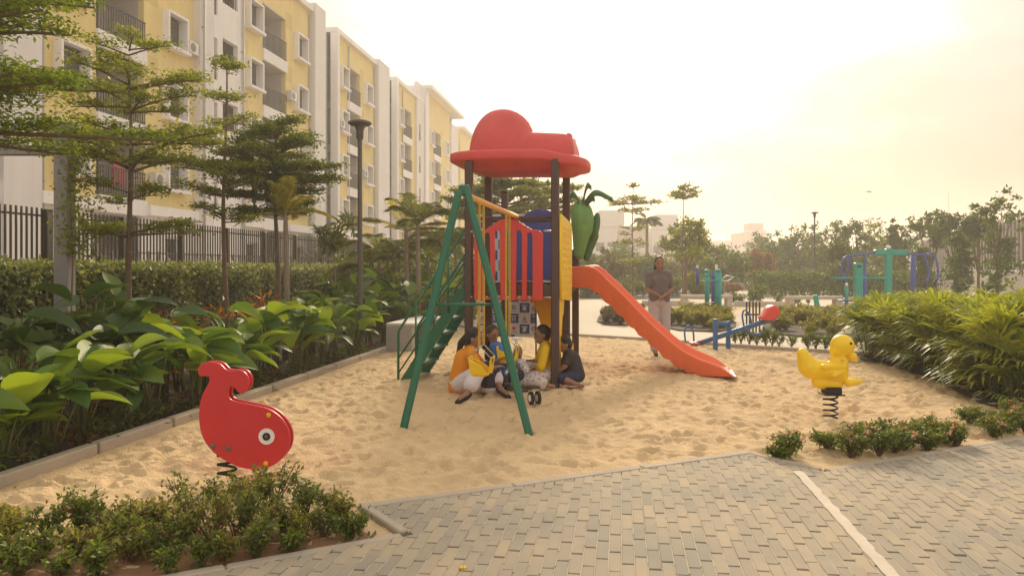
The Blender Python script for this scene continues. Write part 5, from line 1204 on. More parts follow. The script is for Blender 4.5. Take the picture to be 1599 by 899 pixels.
# ------------------------------------------------------------------ flowering shrubs
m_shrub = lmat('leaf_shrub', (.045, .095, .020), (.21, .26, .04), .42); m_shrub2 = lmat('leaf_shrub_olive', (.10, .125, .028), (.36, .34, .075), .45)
m_pink = mat('flower_pink', (.60, .30, .26), .6, .15, 20, attr=.3, transl=.3); m_twig = mat('twig', (.16, .09, .05), .85, .2, 12)
def shrub_meshes(seed, h, w, leaf, ns, npl, flowers=6, m=None):
    r = np.random.RandomState(seed); st = MB(); C = []; tips = []
    for k in range(ns):
        a = r.uniform(0, 6.283); e = w * .5 * r.uniform(.3, 1.1); hh = h * r.uniform(.6, 1.08); P = [Vector((0, 0, -.02)), Vector((e * .35 * math.cos(a), e * .35 * math.sin(a), hh * .4)), Vector((e * .75 * math.cos(a + .2), e * .75 * math.sin(a + .2), hh * .75)), Vector((e * math.cos(a + .3), e * math.sin(a + .3), hh))]
        st.tube(P, [.005, .004, .003, .0015], 4, cap=False); tips.append(P[-1])
        for j in range(3):
            q = r.uniform(.4, .9); p = P[1].lerp(P[3], q); a2 = r.uniform(0, 6.28); f = p + Vector((math.cos(a2), math.sin(a2), r.uniform(.1, .8))) * w * .16; st.tube([p, f], [.0025, .001], 3, cap=False); tips.append(f)
            for l in range(npl // 4): s_ = r.rand(); c = p.lerp(f, s_); C.append((c.x + r.randn() * .014, c.y + r.randn() * .014, c.z + r.randn() * .012))
        for l in range(npl): s_ = .25 + .75 * r.rand(); i_ = min(2, int(s_ * 3)); c = P[i_].lerp(P[i_ + 1], s_ * 3 - i_); C.append((c.x + r.randn() * .02, c.y + r.randn() * .02, c.z + r.randn() * .015))
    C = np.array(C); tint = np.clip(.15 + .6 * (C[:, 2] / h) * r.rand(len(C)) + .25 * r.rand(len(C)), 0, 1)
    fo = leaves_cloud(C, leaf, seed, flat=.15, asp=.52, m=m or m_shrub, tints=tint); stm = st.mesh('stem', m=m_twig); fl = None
    if flowers:
        F_ = []
        for k in range(flowers):
            t_ = tips[r.randint(len(tips))]
            for q in range(14): F_.append((t_.x + r.randn() * .010, t_.y + r.randn() * .010, t_.z + .005 + r.randn() * .008))
        fl = leaves_cloud(F_, .020, seed + 5, flat=.2, asp=.8, m=m_pink, name='flowers')
    return fo, stm, fl
def shrub(x, y, h, w, leaf, ns, npl, seed, label, group, flowers=6, m=None, z=0.0, name='shrub', sc=1.0, cache={}):
    key = (seed, h, w, leaf, ns, npl, flowers, m.name if m else '')
    if key not in cache: cache[key] = shrub_meshes(seed, h, w, leaf, ns, npl, flowers, m)
    fo, stm, fl = cache[key]; T = thing(name, label, 'shrub', (x, y, z), (x * 37 + y * 91) % 6.28, group); T.scale = (sc, sc, sc)
    part('foliage', fo, None, T); part('stem', stm, None, T)
    if fl: part('flowers', fl, None, T, 'stuff')
    return T
# bottom left bed
sl = [(28, 860, .30), (75, 850, .30), (120, 842, .31), (160, 870, .24), (30, 905, .22), (95, 905, .2), (205, 880, .26), (150, 905, .2), (250, 880, .23), (232, 838, .22), (285, 868, .24), (300, 842, .36), (330, 862, .32), (345, 818, .38), (372, 852, .30), (410, 846, .27), (440, 838, .29), (425, 808, .30), (470, 846, .26), (478, 812, .32), (505, 838, .28), (530, 824, .25), (548, 838, .20), (515, 812, .26), (200, 848, .30), (-20, 850, .3), (60, 882, .25), (390, 818, .28), (318, 885, .18), (5, 880, .24), (120, 880, .26), (180, 845, .26), (215, 862, .28), (268, 838, .26), (140, 825, .22), (262, 900, .18), (355, 876, .18), (400, 868, .18), (455, 862, .16), (10, 832, .24)]
m_earth = mat('red_earth', (.26, .135, .070), .95, .22, 6, bump=.7, bs=45)
for i, (px, py, h) in enumerate(sl):
    h = h * (.68 if px < 225 else (.86 if px < 440 else .68))
    x, y = gp(px, py); edge = 'at the right end of the bottom left bed' if px > 400 else ('in the middle of the bottom left bed' if px > 220 else 'at the left end of the bottom left bed')
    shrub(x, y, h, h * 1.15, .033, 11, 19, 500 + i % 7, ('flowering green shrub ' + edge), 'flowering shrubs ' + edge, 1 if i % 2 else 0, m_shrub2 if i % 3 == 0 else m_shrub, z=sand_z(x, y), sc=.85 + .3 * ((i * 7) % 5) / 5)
# soil under them, draped on the sand
V = []; Fs = []; nn2 = 44
for i in range(nn2 + 1):
    t = i / nn2; a = Vector((-.70, 4.12, 0)).lerp(Vector((-3.4, 2.60, 0)), t); wd = (.30 + .55 * min(1, t * 3)) * (1 + .25 * noise.noise(Vector((t * 9, 0, 3))))
    for j in range(9):
        p = a + Vector((-.47, .88, 0)) * wd * (j / 8); s_ = 1 - (j / 8) ** 3; V.append((p.x, p.y, max(sand_z(p.x, p.y), -.02) + (.008 if j < 8 and 0 < i < nn2 else -.03) * s_ + .006 * noise.noise(p * 9) - (.012 if j == 8 else 0)))
for i in range(nn2):
    for j in range(8): Fs.append((i * 9 + j, i * 9 + 9 + j, i * 9 + 10 + j, i * 9 + 1 + j))
struct('red_soil', MB().add(V, Fs, True), m_earth)
# bottom right bed
sr_ = [(1232, 712, .24, .22), (1215, 716, .10, .14), (1290, 705, .13, .2), (1330, 715, .24, .22), (1345, 702, .26, .24), (1372, 712, .26, .26), (1398, 706, .24, .24), (1362, 690, .24, .2), (1385, 690, .2, .2), (1412, 702, .20, .2), (1448, 702, .2, .22), (1447, 684, .22, .18), (1478, 692, .22, .22), (1495, 696, .2, .2), (1515, 665, .16, .18), (1550, 682, .22, .24), (1575, 676, .26, .26), (1600, 674, .24, .26), (1540, 668, .2, .2), (1425, 690, .2, .2), (1465, 688, .18, .2), (1585, 658, .24, .26)]
for i, (px, py, h, w) in enumerate(sr_):
    h = h * .82
    x, y = gp(px, py); lab = 'small dark green shrub alone at the left tip of the bottom right bed' if i == 0 else ('tiny low sprout beside the leftmost shrub of the bottom right bed' if i == 1 else ('low reddish shrub with a pink flower in the bottom right bed' if i == 2 else ('dark green shrub at the far right end of the bottom right bed' if px > 1530 else 'dark green shrub in the middle row of the bottom right bed')))
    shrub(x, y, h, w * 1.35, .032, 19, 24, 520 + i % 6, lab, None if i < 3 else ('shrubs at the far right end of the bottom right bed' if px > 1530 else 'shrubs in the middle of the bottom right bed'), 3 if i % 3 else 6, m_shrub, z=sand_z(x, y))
# along the back kerb and in the islands
k = 0
for px in (1148, 1157, 1170, 1182, 1196, 1206, 1216, 1236, 1262, 1274, 1290, 1305, 1320):
    yy = interp(px, [1140, 1340], [14.9, 13.0]); x = (px - MID) / FOC * yy; shrub(x, yy, .30, .26, .045, 12, 16, 540 + k % 4, 'small dark shrub in the row along the far edge of the sand', 'small shrubs along the far edge of the sand', 0, m_shrub, sc=.8 + .35 * ((k * 5) % 7) / 7); k += 1
def island(P, n, h, label, group, m, seed, nm='island_bed', leaf=.07):
    g = MB(); g.add([(x, y, .02) for x, y in P], [tuple(range(len(P)))]); struct(nm, g, m_soil); r = random.Random(seed); X0 = min(p[0] for p in P); X1 = max(p[0] for p in P); Y0 = min(p[1] for p in P); Y1 = max(p[1] for p in P); c = 0
    while c < n:
        x, y = r.uniform(X0, X1), r.uniform(Y0, Y1)
        if sdf_poly(np.array([x]), np.array([y]), P)[0] > .1: shrub(x, y, h, h * 1.4, leaf, 16, 18, 560 + c % 4 + int(seed), label, group, 3, m, sc=r.uniform(.75, 1.2)); c += 1
island([gp(x, y) for x, y in ((1042, 512), (1060, 516), (1120, 518), (1148, 514), (1150, 504), (1130, 492), (1060, 490), (1040, 500))], 40, .34, 'olive-green shrub in the planting island right of the standing woman', 'shrubs in the island right of the woman', m_shrub2, 1)
island([gp(x, y) for x, y in ((1190, 512), (1215, 522), (1300, 530), (1350, 532), (1350, 500), (1230, 492), (1195, 498))], 52, .34, 'olive-green shrub in the planting island behind the duck', 'shrubs in the island behind the duck', m_shrub2, 2)
island([gp(x, y) for x, y in ((932, 502), (945, 507), (975, 508), (1000, 506), (1000, 492), (950, 490), (935, 494))], 18, .30, 'brownish shrub in the small island under the slide', 'shrubs in the island behind the slide', mat('leaf_shrub_brown', (.06, .06, .03), .6, .1, 5, attr=.5, col2=(.17, .13, .07), transl=.3), 3)
island([gp(x, y) for x, y in ((905, 466), (1010, 467), (1060, 466), (1130, 466), (1130, 456), (905, 455))], 60, .80, 'dark green shrub in the long row behind the standing woman', 'shrubs in the long row behind the woman', m_shrub, 4, leaf=.13)
for i, (px, sc_) in enumerate(((1143, .7), (1148, .9), (1157, .8), (1173, .9), (1184, 1.5), (1215, .9), (1245, .8), (1262, .8), (1240, .5))):
    yy = 30.5; shrub((px - MID) / FOC * yy, yy, .55, .5, .10, 12, 14, 580 + i % 3, 'small shrub at the kerb between the two pale benches', 'small shrubs between the pale benches', 0, m_shrub, sc=sc_)

# ------------------------------------------------------------------ palms near the lamp post
m_palm = lmat('leaf_palm', (.055, .085, .020), (.19, .20, .04), .38); m_palmy = lmat('leaf_palm_yellow', (.16, .17, .025), (.42, .36, .05), .45)
def palm(x, y, th, nf, fl, label, m, seed, r0=.05, up=.9, droop=.9, leafl=.32, group=None, lw=.018, ring=True):
    r = random.Random(seed); T = thing('palm_tree', label, 'palm', (x, y, 0), 0, group); q = MB()
    q.tube([(x, y, -.05), (x + .02, y, th * .5), (x, y, th), (x, y, th + .25)], [r0 * 1.3, r0, r0 * .85, r0 * .5], 10); part('trunk', q, m_bark2, T)
    for k in range(nf):
        a = 6.283 * k / nf + r.uniform(-.3, .3); el = r.uniform(.25, 1.25) * up; L = fl * r.uniform(.75, 1.1); V = []; rach = MB(); pts = []
        for i in range(11):
            t = i / 10; rad = L * t * math.cos(el) * (1 - .1 * t); zz = th + .15 + L * (t * math.sin(el) - droop * .45 * t * t * (1 + .4 * math.cos(el))); pts.append(Vector((x + rad * math.cos(a), y + rad * math.sin(a), zz)))
        rach.tube(pts, [.010 * (1 - .8 * i / 10) + .002 for i in range(11)], 4)
        for i in range(27):
            t = .14 + .86 * i / 26; j = min(9, int(t * 10)); p = pts[j].lerp(pts[j + 1], t * 10 - j); d = (pts[j + 1] - pts[j]).normalized(); s_ = d.cross(UP).normalized(); u = s_.cross(d)
            for sg in (-1, 1):
                l_ = leafl * math.sin(math.pi * min(1, t * .9 + .08)) ** .6 * r.uniform(.85, 1.1); e = (s_ * sg * .8 + d * .65 + u * .22 - UP * .20).normalized(); w = d.cross(e).normalized().cross(e) * lw * .42; m1 = p + e * l_ * .55; tp_ = p + e * l_ - UP * l_ * .22
                rach.add([p - w * .4, p + w * .4, m1 + w, tp_, m1 - w], [(0, 1, 2, 3, 4)], tint=r.random())
        part('frond', rach, m, T)
    return T
p = at(446, 470, 12.2); palm(p.x, 12.2, at(0, 352, 12.2).z, 11, .95, 'young palm with yellow feathery fronds and thin pale trunk, left of the lamp post', m_palmy, 2, r0=.045, up=1.15, droop=.8, leafl=.24)
p = at(652, 470, 16.5); palm(p.x, 16.5, at(0, 362, 16.5).z, 12, 1.35, 'palm with bright upright frond and pale trunk, right of the lamp post', m_palm, 3, r0=.055, up=1.05, droop=.85, leafl=.4, lw=.026)
p = at(634, 400, 17.2); palm(p.x, 17.2, at(0, 372, 17).z, 7, 1.3, 'small palm with yellow-green upright fronds behind the pale-trunked palm', m_palmy, 4, r0=.05, up=1.25, droop=.4, leafl=.4, lw=.026)
for i, (px, yy, zt, n, L) in enumerate(((592, 20, 1.7, 11, 1.6), (618, 21.5, 1.6, 11, 1.6), (690, 19, 2.0, 12, 1.5), (712, 22, 2.1, 12, 1.7), (575, 19, 1.3, 9, 1.3), (668, 23, 1.9, 12, 1.8), (640, 24.5, 1.6, 10, 1.7))):
    palm(at(px, 0, yy).x, yy, zt, n, L, 'dusty drooping palm in the thicket between lamp post and play tower', m_palm, 20 + i, r0=.05, up=.9, droop=1.05, leafl=.42, group='drooping palms between lamp post and tower', lw=.03)
# plumeria-like plant left of the lamp
p = at(522, 350, 15.5); bushy_tree((p.x, 15.5, 0), 2.3, [(0, 0, 2.15, .38, .28), (-.2, 0, 2.0, .25, .22), (.22, 0, 2.3, .25, .2)], 'small tree with long drooping leaves just left of the lamp post', n=330, leaf=.24, seed=33, m=m_palm, name='small_tree', r0=.03, asp=.22)
# thicket behind
for i, (px, yy, zt, rad) in enumerate(((548, 19.5, 1.6, .9), (575, 22, 2.0, 1.0), (610, 25, 2.2, 1.3), (645, 27, 2.4, 1.4), (690, 27, 2.5, 1.4), (722, 26, 2.3, 1.2), (540, 22.5, 1.9, .9), (600, 18.8, 1.25, .7), (660, 20.5, 1.3, .9), (700, 21, 1.4, .9))):
    q = at(px, 0, yy); bushy_tree((q.x, yy, 0), zt, [(0, 0, zt * .55, rad, zt * .46), (rad * .6, .2, zt * .45, rad * .7, zt * .38), (-rad * .6, .2, zt * .45, rad * .7, zt * .36)], 'green bush in the thicket behind the bench and lamp post', n=1500, leaf=.14, seed=60 + i, m=m_shrub if i % 2 else m_treed, name='bush', cat='bush', group='bushes in the thicket behind the bench', r0=.04, shell=.6)
# layered trees behind the tower
q = at(790, 0, 27); layered_tree((q.x, 27, 0), 4.9, [(3.2, 1.3, 8), (3.6, 1.5, 9), (4.0, 1.5, 9), (4.4, 1.2, 7), (4.8, .8, 6)], 'layered tree seen under the red roof, left of the right posts', seed=41, dens=.8, leaf=.15, m=m_tree, r0=.09)
q = at(862, 0, 29); layered_tree((q.x, 29, 0), 4.6, [(3.3, 1.3, 8), (3.8, 1.4, 8), (4.2, 1.1, 7), (4.5, .7, 5)], 'layered tree seen under the red roof, beside the green pear', seed=42, dens=.75, leaf=.15, m=m_tree, r0=.09)
q = at(735, 0, 26); layered_tree((q.x, 26, 0), 4.2, [(3.2, 1.1, 7), (3.6, 1.1, 7), (4.0, .8, 6)], 'layered tree seen behind the left posts of the play tower', seed=43, dens=.8, leaf=.15, m=m_tree, r0=.08)

# ------------------------------------------------------------------ trees and buildings beyond, on the right
q = at(988, 0, 36); layered_tree((q.x, 36, 0), 5.5, [(1.8, .6, 4), (2.6, .8, 5), (3.2, .8, 4), (4.15, .7, 4), (4.5, 1.35, 5), (4.75, .6, 4), (5.4, .16, 3)], 'tall thin layered tree behind the slide, nearest the green pear', seed=51, dens=.34, leaf=.16, r0=.05, m=m_tree)
q = at(1066, 0, 34); layered_tree((q.x, 34, 0), 5.0, [(4.5, .8, 6), (4.8, .5, 5), (5.0, .25, 3), (2.0, .8, 5)], 'tall thin-stemmed tree with a flat umbrella top, right of the standing woman', seed=52, dens=.45, leaf=.15, r0=.05, m=m_tree)
bushy_tree((at(1070, 0, 37).x, 37, 0), 4.2, [(0, 0, 3.0, 1.05, .85), (.7, 0, 2.6, .7, .8), (-.7, 0, 2.8, .6, .55), (.5, 0, 3.5, .5, .4)], 'round-crowned tree under the flat umbrella-topped tree', n=2600, leaf=.20, seed=53, m=m_tree, shell=.5)
palm(at(1010, 0, 58).x, 58, 5.0, 12, 1.5, 'distant palm between the two thin trees', m_palm, 54, r0=.12, up=.8, droop=.9, leafl=.6, lw=.06)
m_far = lmat('leaf_far', (.045, .105, .026), (.16, .22, .04), .36); m_rust = lmat('leaf_rust', (.20, .09, .045), (.42, .22, .12), .3); m_yl = lmat('leaf_lime', (.16, .20, .03), (.34, .34, .06), .4); m_olive = lmat('leaf_olive', (.08, .09, .03), (.20, .18, .06), .3)
def far_tree(px, ytop, Y, wpx, seed, label, m=m_far, yb=None, group='trees beyond the plaza', n=1700, leaf=None, name='tree', flat=.1):
    x = at(px, 0, Y).x; zt = at(px, ytop, Y).z; w = wpx / FOC * Y / 2; r = random.Random(seed); zc = zt * .60; hz_ = zt * .42
    lumps = [(0, 0, zc, w * .8, hz_ * .95)] + [(r.uniform(-.7, .7) * w, r.uniform(-.3, .3) * w, zc + r.uniform(-.45, .62) * hz_, w * r.uniform(.32, .5), hz_ * r.uniform(.28, .42)) for _ in range(6)]
    return bushy_tree((x, Y, 0), zt, lumps, label, n=n, leaf=leaf or (.12 + Y * .0028), seed=seed, m=m, group=group, r0=.06 + zt * .012, shell=.45, name=name, flat=flat)
FT0 = [(922, 392, 44, 60, m_olive), (955, 388, 47, 80, m_olive), (1000, 402, 50, 80, m_far), (1035, 398, 54, 70, m_olive), (1100, 378, 50, 70, m_yl if False else m_olive), (1128, 385, 46, 90, m_far), (1160, 392, 58, 90, m_far), (1215, 372, 62, 70, m_far), (1247, 352, 58, 80, m_far), (1296, 345, 52, 80, m_far), (1338, 335, 50, 85, m_far), (1372, 346, 55, 70, m_tree), (1412, 338, 44, 60, m_far), (1450, 350, 46, 70, m_far), (1492, 322, 40, 85, m_far), (1525, 338, 42, 70, m_far), (1318, 372, 40, 60, m_far), (1395, 362, 60, 80, m_far), (1190, 362, 75, 60, m_far), (900, 400, 40, 60, m_far), (1275, 372, 64, 80, m_olive), (1465, 335, 48, 60, m_far)]
FT = [f for f in FT0 if f[0] not in (1450, 1465, 1525, 1492)]
for i, (px, yt, Y, w, m) in enumerate(FT):
    lab = 'hazy bushy tree in the belt left of the far lamp post' if px < 1260 else 'bushy tree in the belt right of the far lamp post'
    far_tree(px, yt, Y, w, 700 + i, lab, m, group='trees in the belt left of the far lamp post' if px < 1260 else 'trees in the belt right of the far lamp post')
far_tree(1179, 392, 50, 26, 740, 'rust-brown conical tree, left one of the pair', m_rust, group='rust-brown conical trees'); far_tree(1200, 394, 50.5, 28, 741, 'rust-brown conical tree, right one of the pair', m_rust, group='rust-brown conical trees')
far_tree(1083, 425, 40, 34, 742, 'low lime-yellow bush right of the standing woman', m_yl, group=None, n=500, name='bush'); far_tree(1143, 443, 43, 26, 743, 'low brown-red bush right of the teal exercise posts', m_rust, group=None, n=400, name='bush')
def column_tree(px, yt, Y, wpx, seed, label):
    x = at(px, 0, Y).x; zt = at(px, yt, Y).z; w = wpx / FOC * Y / 2; r = random.Random(seed)
    lumps = [(r.uniform(-.3, .3) * w, 0, zt * q, w * (.55 + .5 * math.sin(3.1 * q)) * r.uniform(.7, 1.1), zt * .10) for q in (.12, .2, .3, .4, .5, .6, .7, .8, .9)] + [(-w * .8, 0, zt * .86, w * .5, zt * .05), (w * .8, 0, zt * .8, w * .5, zt * .05)]
    bushy_tree((x, Y, 0), zt, lumps, label, n=2200, leaf=.2, seed=seed, m=m_far, r0=.08, shell=.3, name='columnar_tree', group=None)
column_tree(1557, 298, 31, 64, 760, 'tall leafy columnar tree at the far right before the slatted fence'); column_tree(1497, 360, 32, 34, 761, 'shorter leafy column of foliage before the slatted fence'); column_tree(1442, 385, 36, 30, 762, 'narrow dark column of foliage beside the blue gym arms')
for (px, yt, Y, w, sd) in ((1490, 320, 38, 86, 771), (1452, 338, 40, 60, 772), (1527, 334, 37, 54, 773)):
    x = at(px, 0, Y).x; zt = at(px, yt, Y).z; w2 = w / FOC * Y / 2; r = random.Random(sd); bushy_tree((x, Y, 0), zt, [(0, 0, zt * .80, w2 * .8, zt * .13)] + [(r.uniform(-.8, .8) * w2, 0, zt * r.uniform(.66, .92), w2 * r.uniform(.35, .5), zt * .09) for _ in range(6)], {771: 'tree with crown above the slatted fence, between the leafy columns', 772: 'tree with crown above the blue gym arms, before the slatted fence', 773: 'smaller tree crown above the slatted fence, left of the tall columnar tree'}[sd], n=1500, leaf=.22, seed=sd, m=m_far, r0=.08, shell=.4)
# understorey mass far away
rr = np.random.RandomState(9); n = 26000; X_ = rr.uniform(2, 33, n); Y_ = 62 + rr.randn(n) * 2 + X_ * .05; C = np.stack([X_, Y_, 2.6 * rr.rand(n) ** .8 * (1 + .25 * np.sin(X_ * .9) + .15 * np.sin(X_ * 2.3))], 1)
props(part('undergrowth', leaves_cloud(C, .34, 9), m_far, None, 'stuff'), 'mass of undergrowth beyond the plaza')
n = 9000; X_ = rr.uniform(13, 22, n); Y_ = 40 - (X_ - 20) * .15 + rr.randn(n) * .7; C = np.stack([X_, Y_, 1.3 * rr.rand(n) ** .8], 1)
n = 16000; X_ = rr.uniform(-14, 4, n); Y_ = 44 + rr.randn(n) * 2; C2 = np.stack([X_, Y_, 2.3 * rr.rand(n) ** .8 * (1 + .3 * np.sin(X_ * 1.1))], 1)
props(part('undergrowth', leaves_cloud(np.concatenate([C, C2]), .22, 10), m_far, None, 'stuff'), 'low planting beyond the gym and behind the tower')
# slatted fence and wall on the right
m_slat = mat('slat_pinkgrey', (.52, .46, .43), .7, .12, 3); m_wall = mat('wall_grey', (.40, .37, .33), .9, .1, .8, bump=.2, bs=30)
wa, wb = Vector((21.5, 30.0, 0)), Vector((35.5, 66, 0)); wd_ = (wb - wa).normalized(); WM = Matrix((wd_, Vector((-wd_.y, wd_.x, 0)), UP)).transposed(); WL_ = (wb - wa).length
wall = thing('boundary_fence', 'tall pinkish-grey slatted fence on a low wall at the far right', 'fence', wa)
part('wall', MB().bbox((wa + wb) / 2 + UP * .62, (WL_, .25, 1.5), WM, bev=.01), m_wall, wall)
sm_ = MB().bbox((0, 0, 0), (.12, .06, 2.6), WM, bev=.01).mesh('slat', m=m_slat); s_ = 0; k = 0
while s_ < WL_ - .2 and k < 290: o = part('slat', sm_, None, wall); o.location = wd_ * (s_ + .1) + UP * (1.37 + 1.3); s_ += .72; k += 1
part('backing', MB().bbox((wa + wb) / 2 + UP * 2.6 + Vector((wd_.y, -wd_.x, 0)) * .10, (WL_, .03, 2.4), WM), mat('backing_brown', (.085, .065, .055), .8, .15, 2), wall)
# far lamp, buildings, masts, bird
lamp(at(1272, 0, 44).x, 44, at(0, 332, 44).z, 'distant lamp post standing before the trees on the right', r=.05, hd=.22)
m_fb = mat('far_building', (.60, .56, .54), .9, .08, .3); m_fb2 = mat('far_building_pink', (.58, .46, .40), .9, .08, .3)
def far_building(x0, x1, yt, Y, label, m, fl=3.1, seed=1, step=None):
    A = at(x0, yt, Y); B = at(x1, yt, Y); T = thing('distant_building', label, 'building', (A.x, Y, 0)); part('wall', MB().box(A.x, B.x, Y, Y + 14, -.15, A.z), m, T)
    part('parapet', MB().box(A.x - .2, B.x + .2, Y - .25, Y + .1, A.z - .2, A.z + .5), m_fb, T)
    if step: C_s = at(step, yt, Y); part('stair_tower', MB().box(C_s.x, C_s.x + 4, Y + .3, Y + 5, A.z, A.z + 2.4), m, T)
    nfl = int(A.z / fl); nw = max(2, int((B.x - A.x) / 3.2)); r = random.Random(seed)
    wm = MB().box(-.65, .65, -.03, .03, -.6, .75).mesh('window', m=m_glass); bm_ = MB().box(-1.3, 1.3, -1.0, 0, -.12, .75).mesh('balcony', m=m_fb)
    for f in range(nfl):
        for k in range(nw):
            xx = A.x + (k + .5) * (B.x - A.x) / nw; zz = f * fl + 1.8
            o = part('window', wm, None, T); o.location = Vector((xx, Y - .02, zz)) - T.location
            if k % 3 == 1: o = part('balcony', bm_, None, T); o.location = Vector((xx, Y - .0, zz - .7)) - T.location
far_building(928, 964, 352, 120, 'hazy white block of flats just right of the green pear', m_fb, seed=2, step=936)
far_building(966, 1012, 358, 126, 'hazy pinkish block of flats behind the thin layered tree', m_fb2, seed=3)
far_building(1018, 1050, 356, 135, 'hazy white tower of flats left of the umbrella-topped tree', m_fb, seed=4, step=1024)
far_building(1056, 1104, 366, 160, 'hazy pale block behind the round-crowned tree', m_fb, seed=5)
far_building(1164, 1196, 362, 210, 'very faint block on the skyline above the rust-brown trees', m_fb2, seed=6, step=1170)
far_building(1108, 1150, 378, 240, 'very faint low block on the skyline left of the faint tower', m_fb2, seed=7)
def mast(px, yt, Y, label):
    A = at(px, yt, Y); T = thing('mast', label, 'mast', (A.x, Y, 0)); w = Y * .0022
    for a, b in ((-1, -1), (1, -1), (0, 1)): part('leg', MB().tube([(A.x + a * w, Y + b * w, 0), (A.x + a * w * .15, Y + b * w * .15, A.z)], w * .10, 4), m_slat, T)
    mb = MB(); 
    for k in range(14):
        z0, z1 = A.z * k / 14, A.z * (k + 1) / 14; s0, s1 = w * (1 - .85 * k / 14), w * (1 - .85 * (k + 1) / 14); mb.bar((A.x - s0, Y - s0, z0), (A.x + s1, Y - s1, z1), w * .09); mb.bar((A.x + s0, Y - s0, z0), (A.x - s1, Y - s1, z1), w * .09)
    part('lattice', mb, m_slat, T)
mast(1137, 348, 330, 'thin lattice mast on the skyline right of the umbrella-topped tree'); mast(1481, 300, 195, 'thin lattice mast above the trees at the far right')
B_ = at(1358, 300, 120); T = thing('bird', 'small dark bird gliding in the sky above the gym', 'bird', B_); m_bird = mat('bird_dark', (.09, .07, .06), .8)
me = sculpt([('c', B_ + Vector((-.28, 0, 0)), .05, B_ + Vector((.22, 0, .02)), .08), ('c', B_ + Vector((.22, 0, .02)), .06, B_ + Vector((.36, 0, .03)), .03)], .03, 1); shift_mesh(me, -T.location); me.materials.append(m_bird); part('body', me, None, T)
for s_ in (-1, 1): part('wing', MB().add([B_ + Vector((-.10, 0, .04)), B_ + Vector((.12, 0, .05)), B_ + Vector((.10 - .2, s_ * .42, .22)), B_ + Vector((-.40, s_ * .75, .12)), B_ + Vector((-.10, 0, .02)), B_ + Vector((.12, 0, .03)), B_ + Vector((.10 - .2, s_ * .42, .20)), B_ + Vector((-.40, s_ * .75, .11))], [(0, 1, 2, 3), (7, 6, 5, 4), (0, 4, 5, 1), (1, 5, 6, 2), (2, 6, 7, 3), (3, 7, 4, 0)]), m_bird, T)
# round yellow spot on the pavers, built as a flat rosette, dry leaves on the sand
x, y = gp(723, 886, .02); T = thing('yellow_spot', 'small round yellow spot on the pavers at the bottom', 'flower', (x, y, .02)); m_fl = mat('spot_yellow', (.80, .55, .04), .6, .1, 20, transl=.2)
for k in range(6): 
    M_ = Matrix.Rotation(k * 1.047, 3, 'Z'); part('spot_lobe', MB().ell(Vector((x, y, .024)) + M_ @ Vector((.011, 0, 0)), (.011, .008, .002), 8, 4, M_), m_fl, T)
part('centre', MB().ell((x, y, .026), (.006, .006, .004), 8, 5), m_fl, T)
# ------------------------------------------------------------------ people
m_skin = mat('skin_brown', (.30, .155, .095), .55, .06, 12, spec=.35); m_hair = mat('hair_black', (.012, .009, .008), .45, .15, 30, bump=.4, bs=120); m_hairb = mat('hair_brown', (.05, .028, .018), .5, .15, 30, bump=.3, bs=120)
m_lip = mat('lip', (.26, .085, .07), .5); m_eyew = mat('eye_white', (.32, .28, .25), .4); m_iris = mat('iris', (.015, .01, .008), .3)
def cloth(name, c, v=.08, bs=25, b=.5): return mat(name, c, .85, v, 9, bump=b, bs=bs, spec=.2)
def stripes(name, c1, c2, sc):
    m = cloth(name, c1); nt = m.node_tree; p = [n for n in nt.nodes if n.type == 'BSDF_PRINCIPLED'][0]; w = nt.nodes.new('ShaderNodeTexWave'); w.wave_type = 'BANDS'; w.bands_direction = 'X'; w.inputs['Scale'].default_value = sc; w.inputs['Distortion'].default_value = .6
    t = nt.nodes.new('ShaderNodeTexCoord'); nt.links.new(t.outputs['Object'], w.inputs['Vector']); mx = nt.nodes.new('ShaderNodeMix'); mx.data_type = 'RGBA'; mx.inputs[6].default_value = (*c1, 1); mx.inputs[7].default_value = (*c2, 1); nt.links.new(w.outputs[0], mx.inputs[0]); nt.links.new(mx.outputs[2], p.inputs['Base Color']); return m
def spots(name, c1, c2, sc):
    m = cloth(name, c1); nt = m.node_tree; p = [n for n in nt.nodes if n.type == 'BSDF_PRINCIPLED'][0]; w = nt.nodes.new('ShaderNodeTexVoronoi'); w.inputs['Scale'].default_value = sc
    t = nt.nodes.new('ShaderNodeTexCoord'); nt.links.new(t.outputs['Object'], w.inputs['Vector']); cr = nt.nodes.new('ShaderNodeValToRGB'); cr.color_ramp.elements[0].position = .25; cr.color_ramp.elements[0].color = (*c2, 1); cr.color_ramp.elements[1].position = .42; cr.color_ramp.elements[1].color = (*c1, 1)
    nt.links.new(w.outputs[0], cr.inputs[0]); nt.links.new(cr.outputs[0], p.inputs['Base Color']); return m
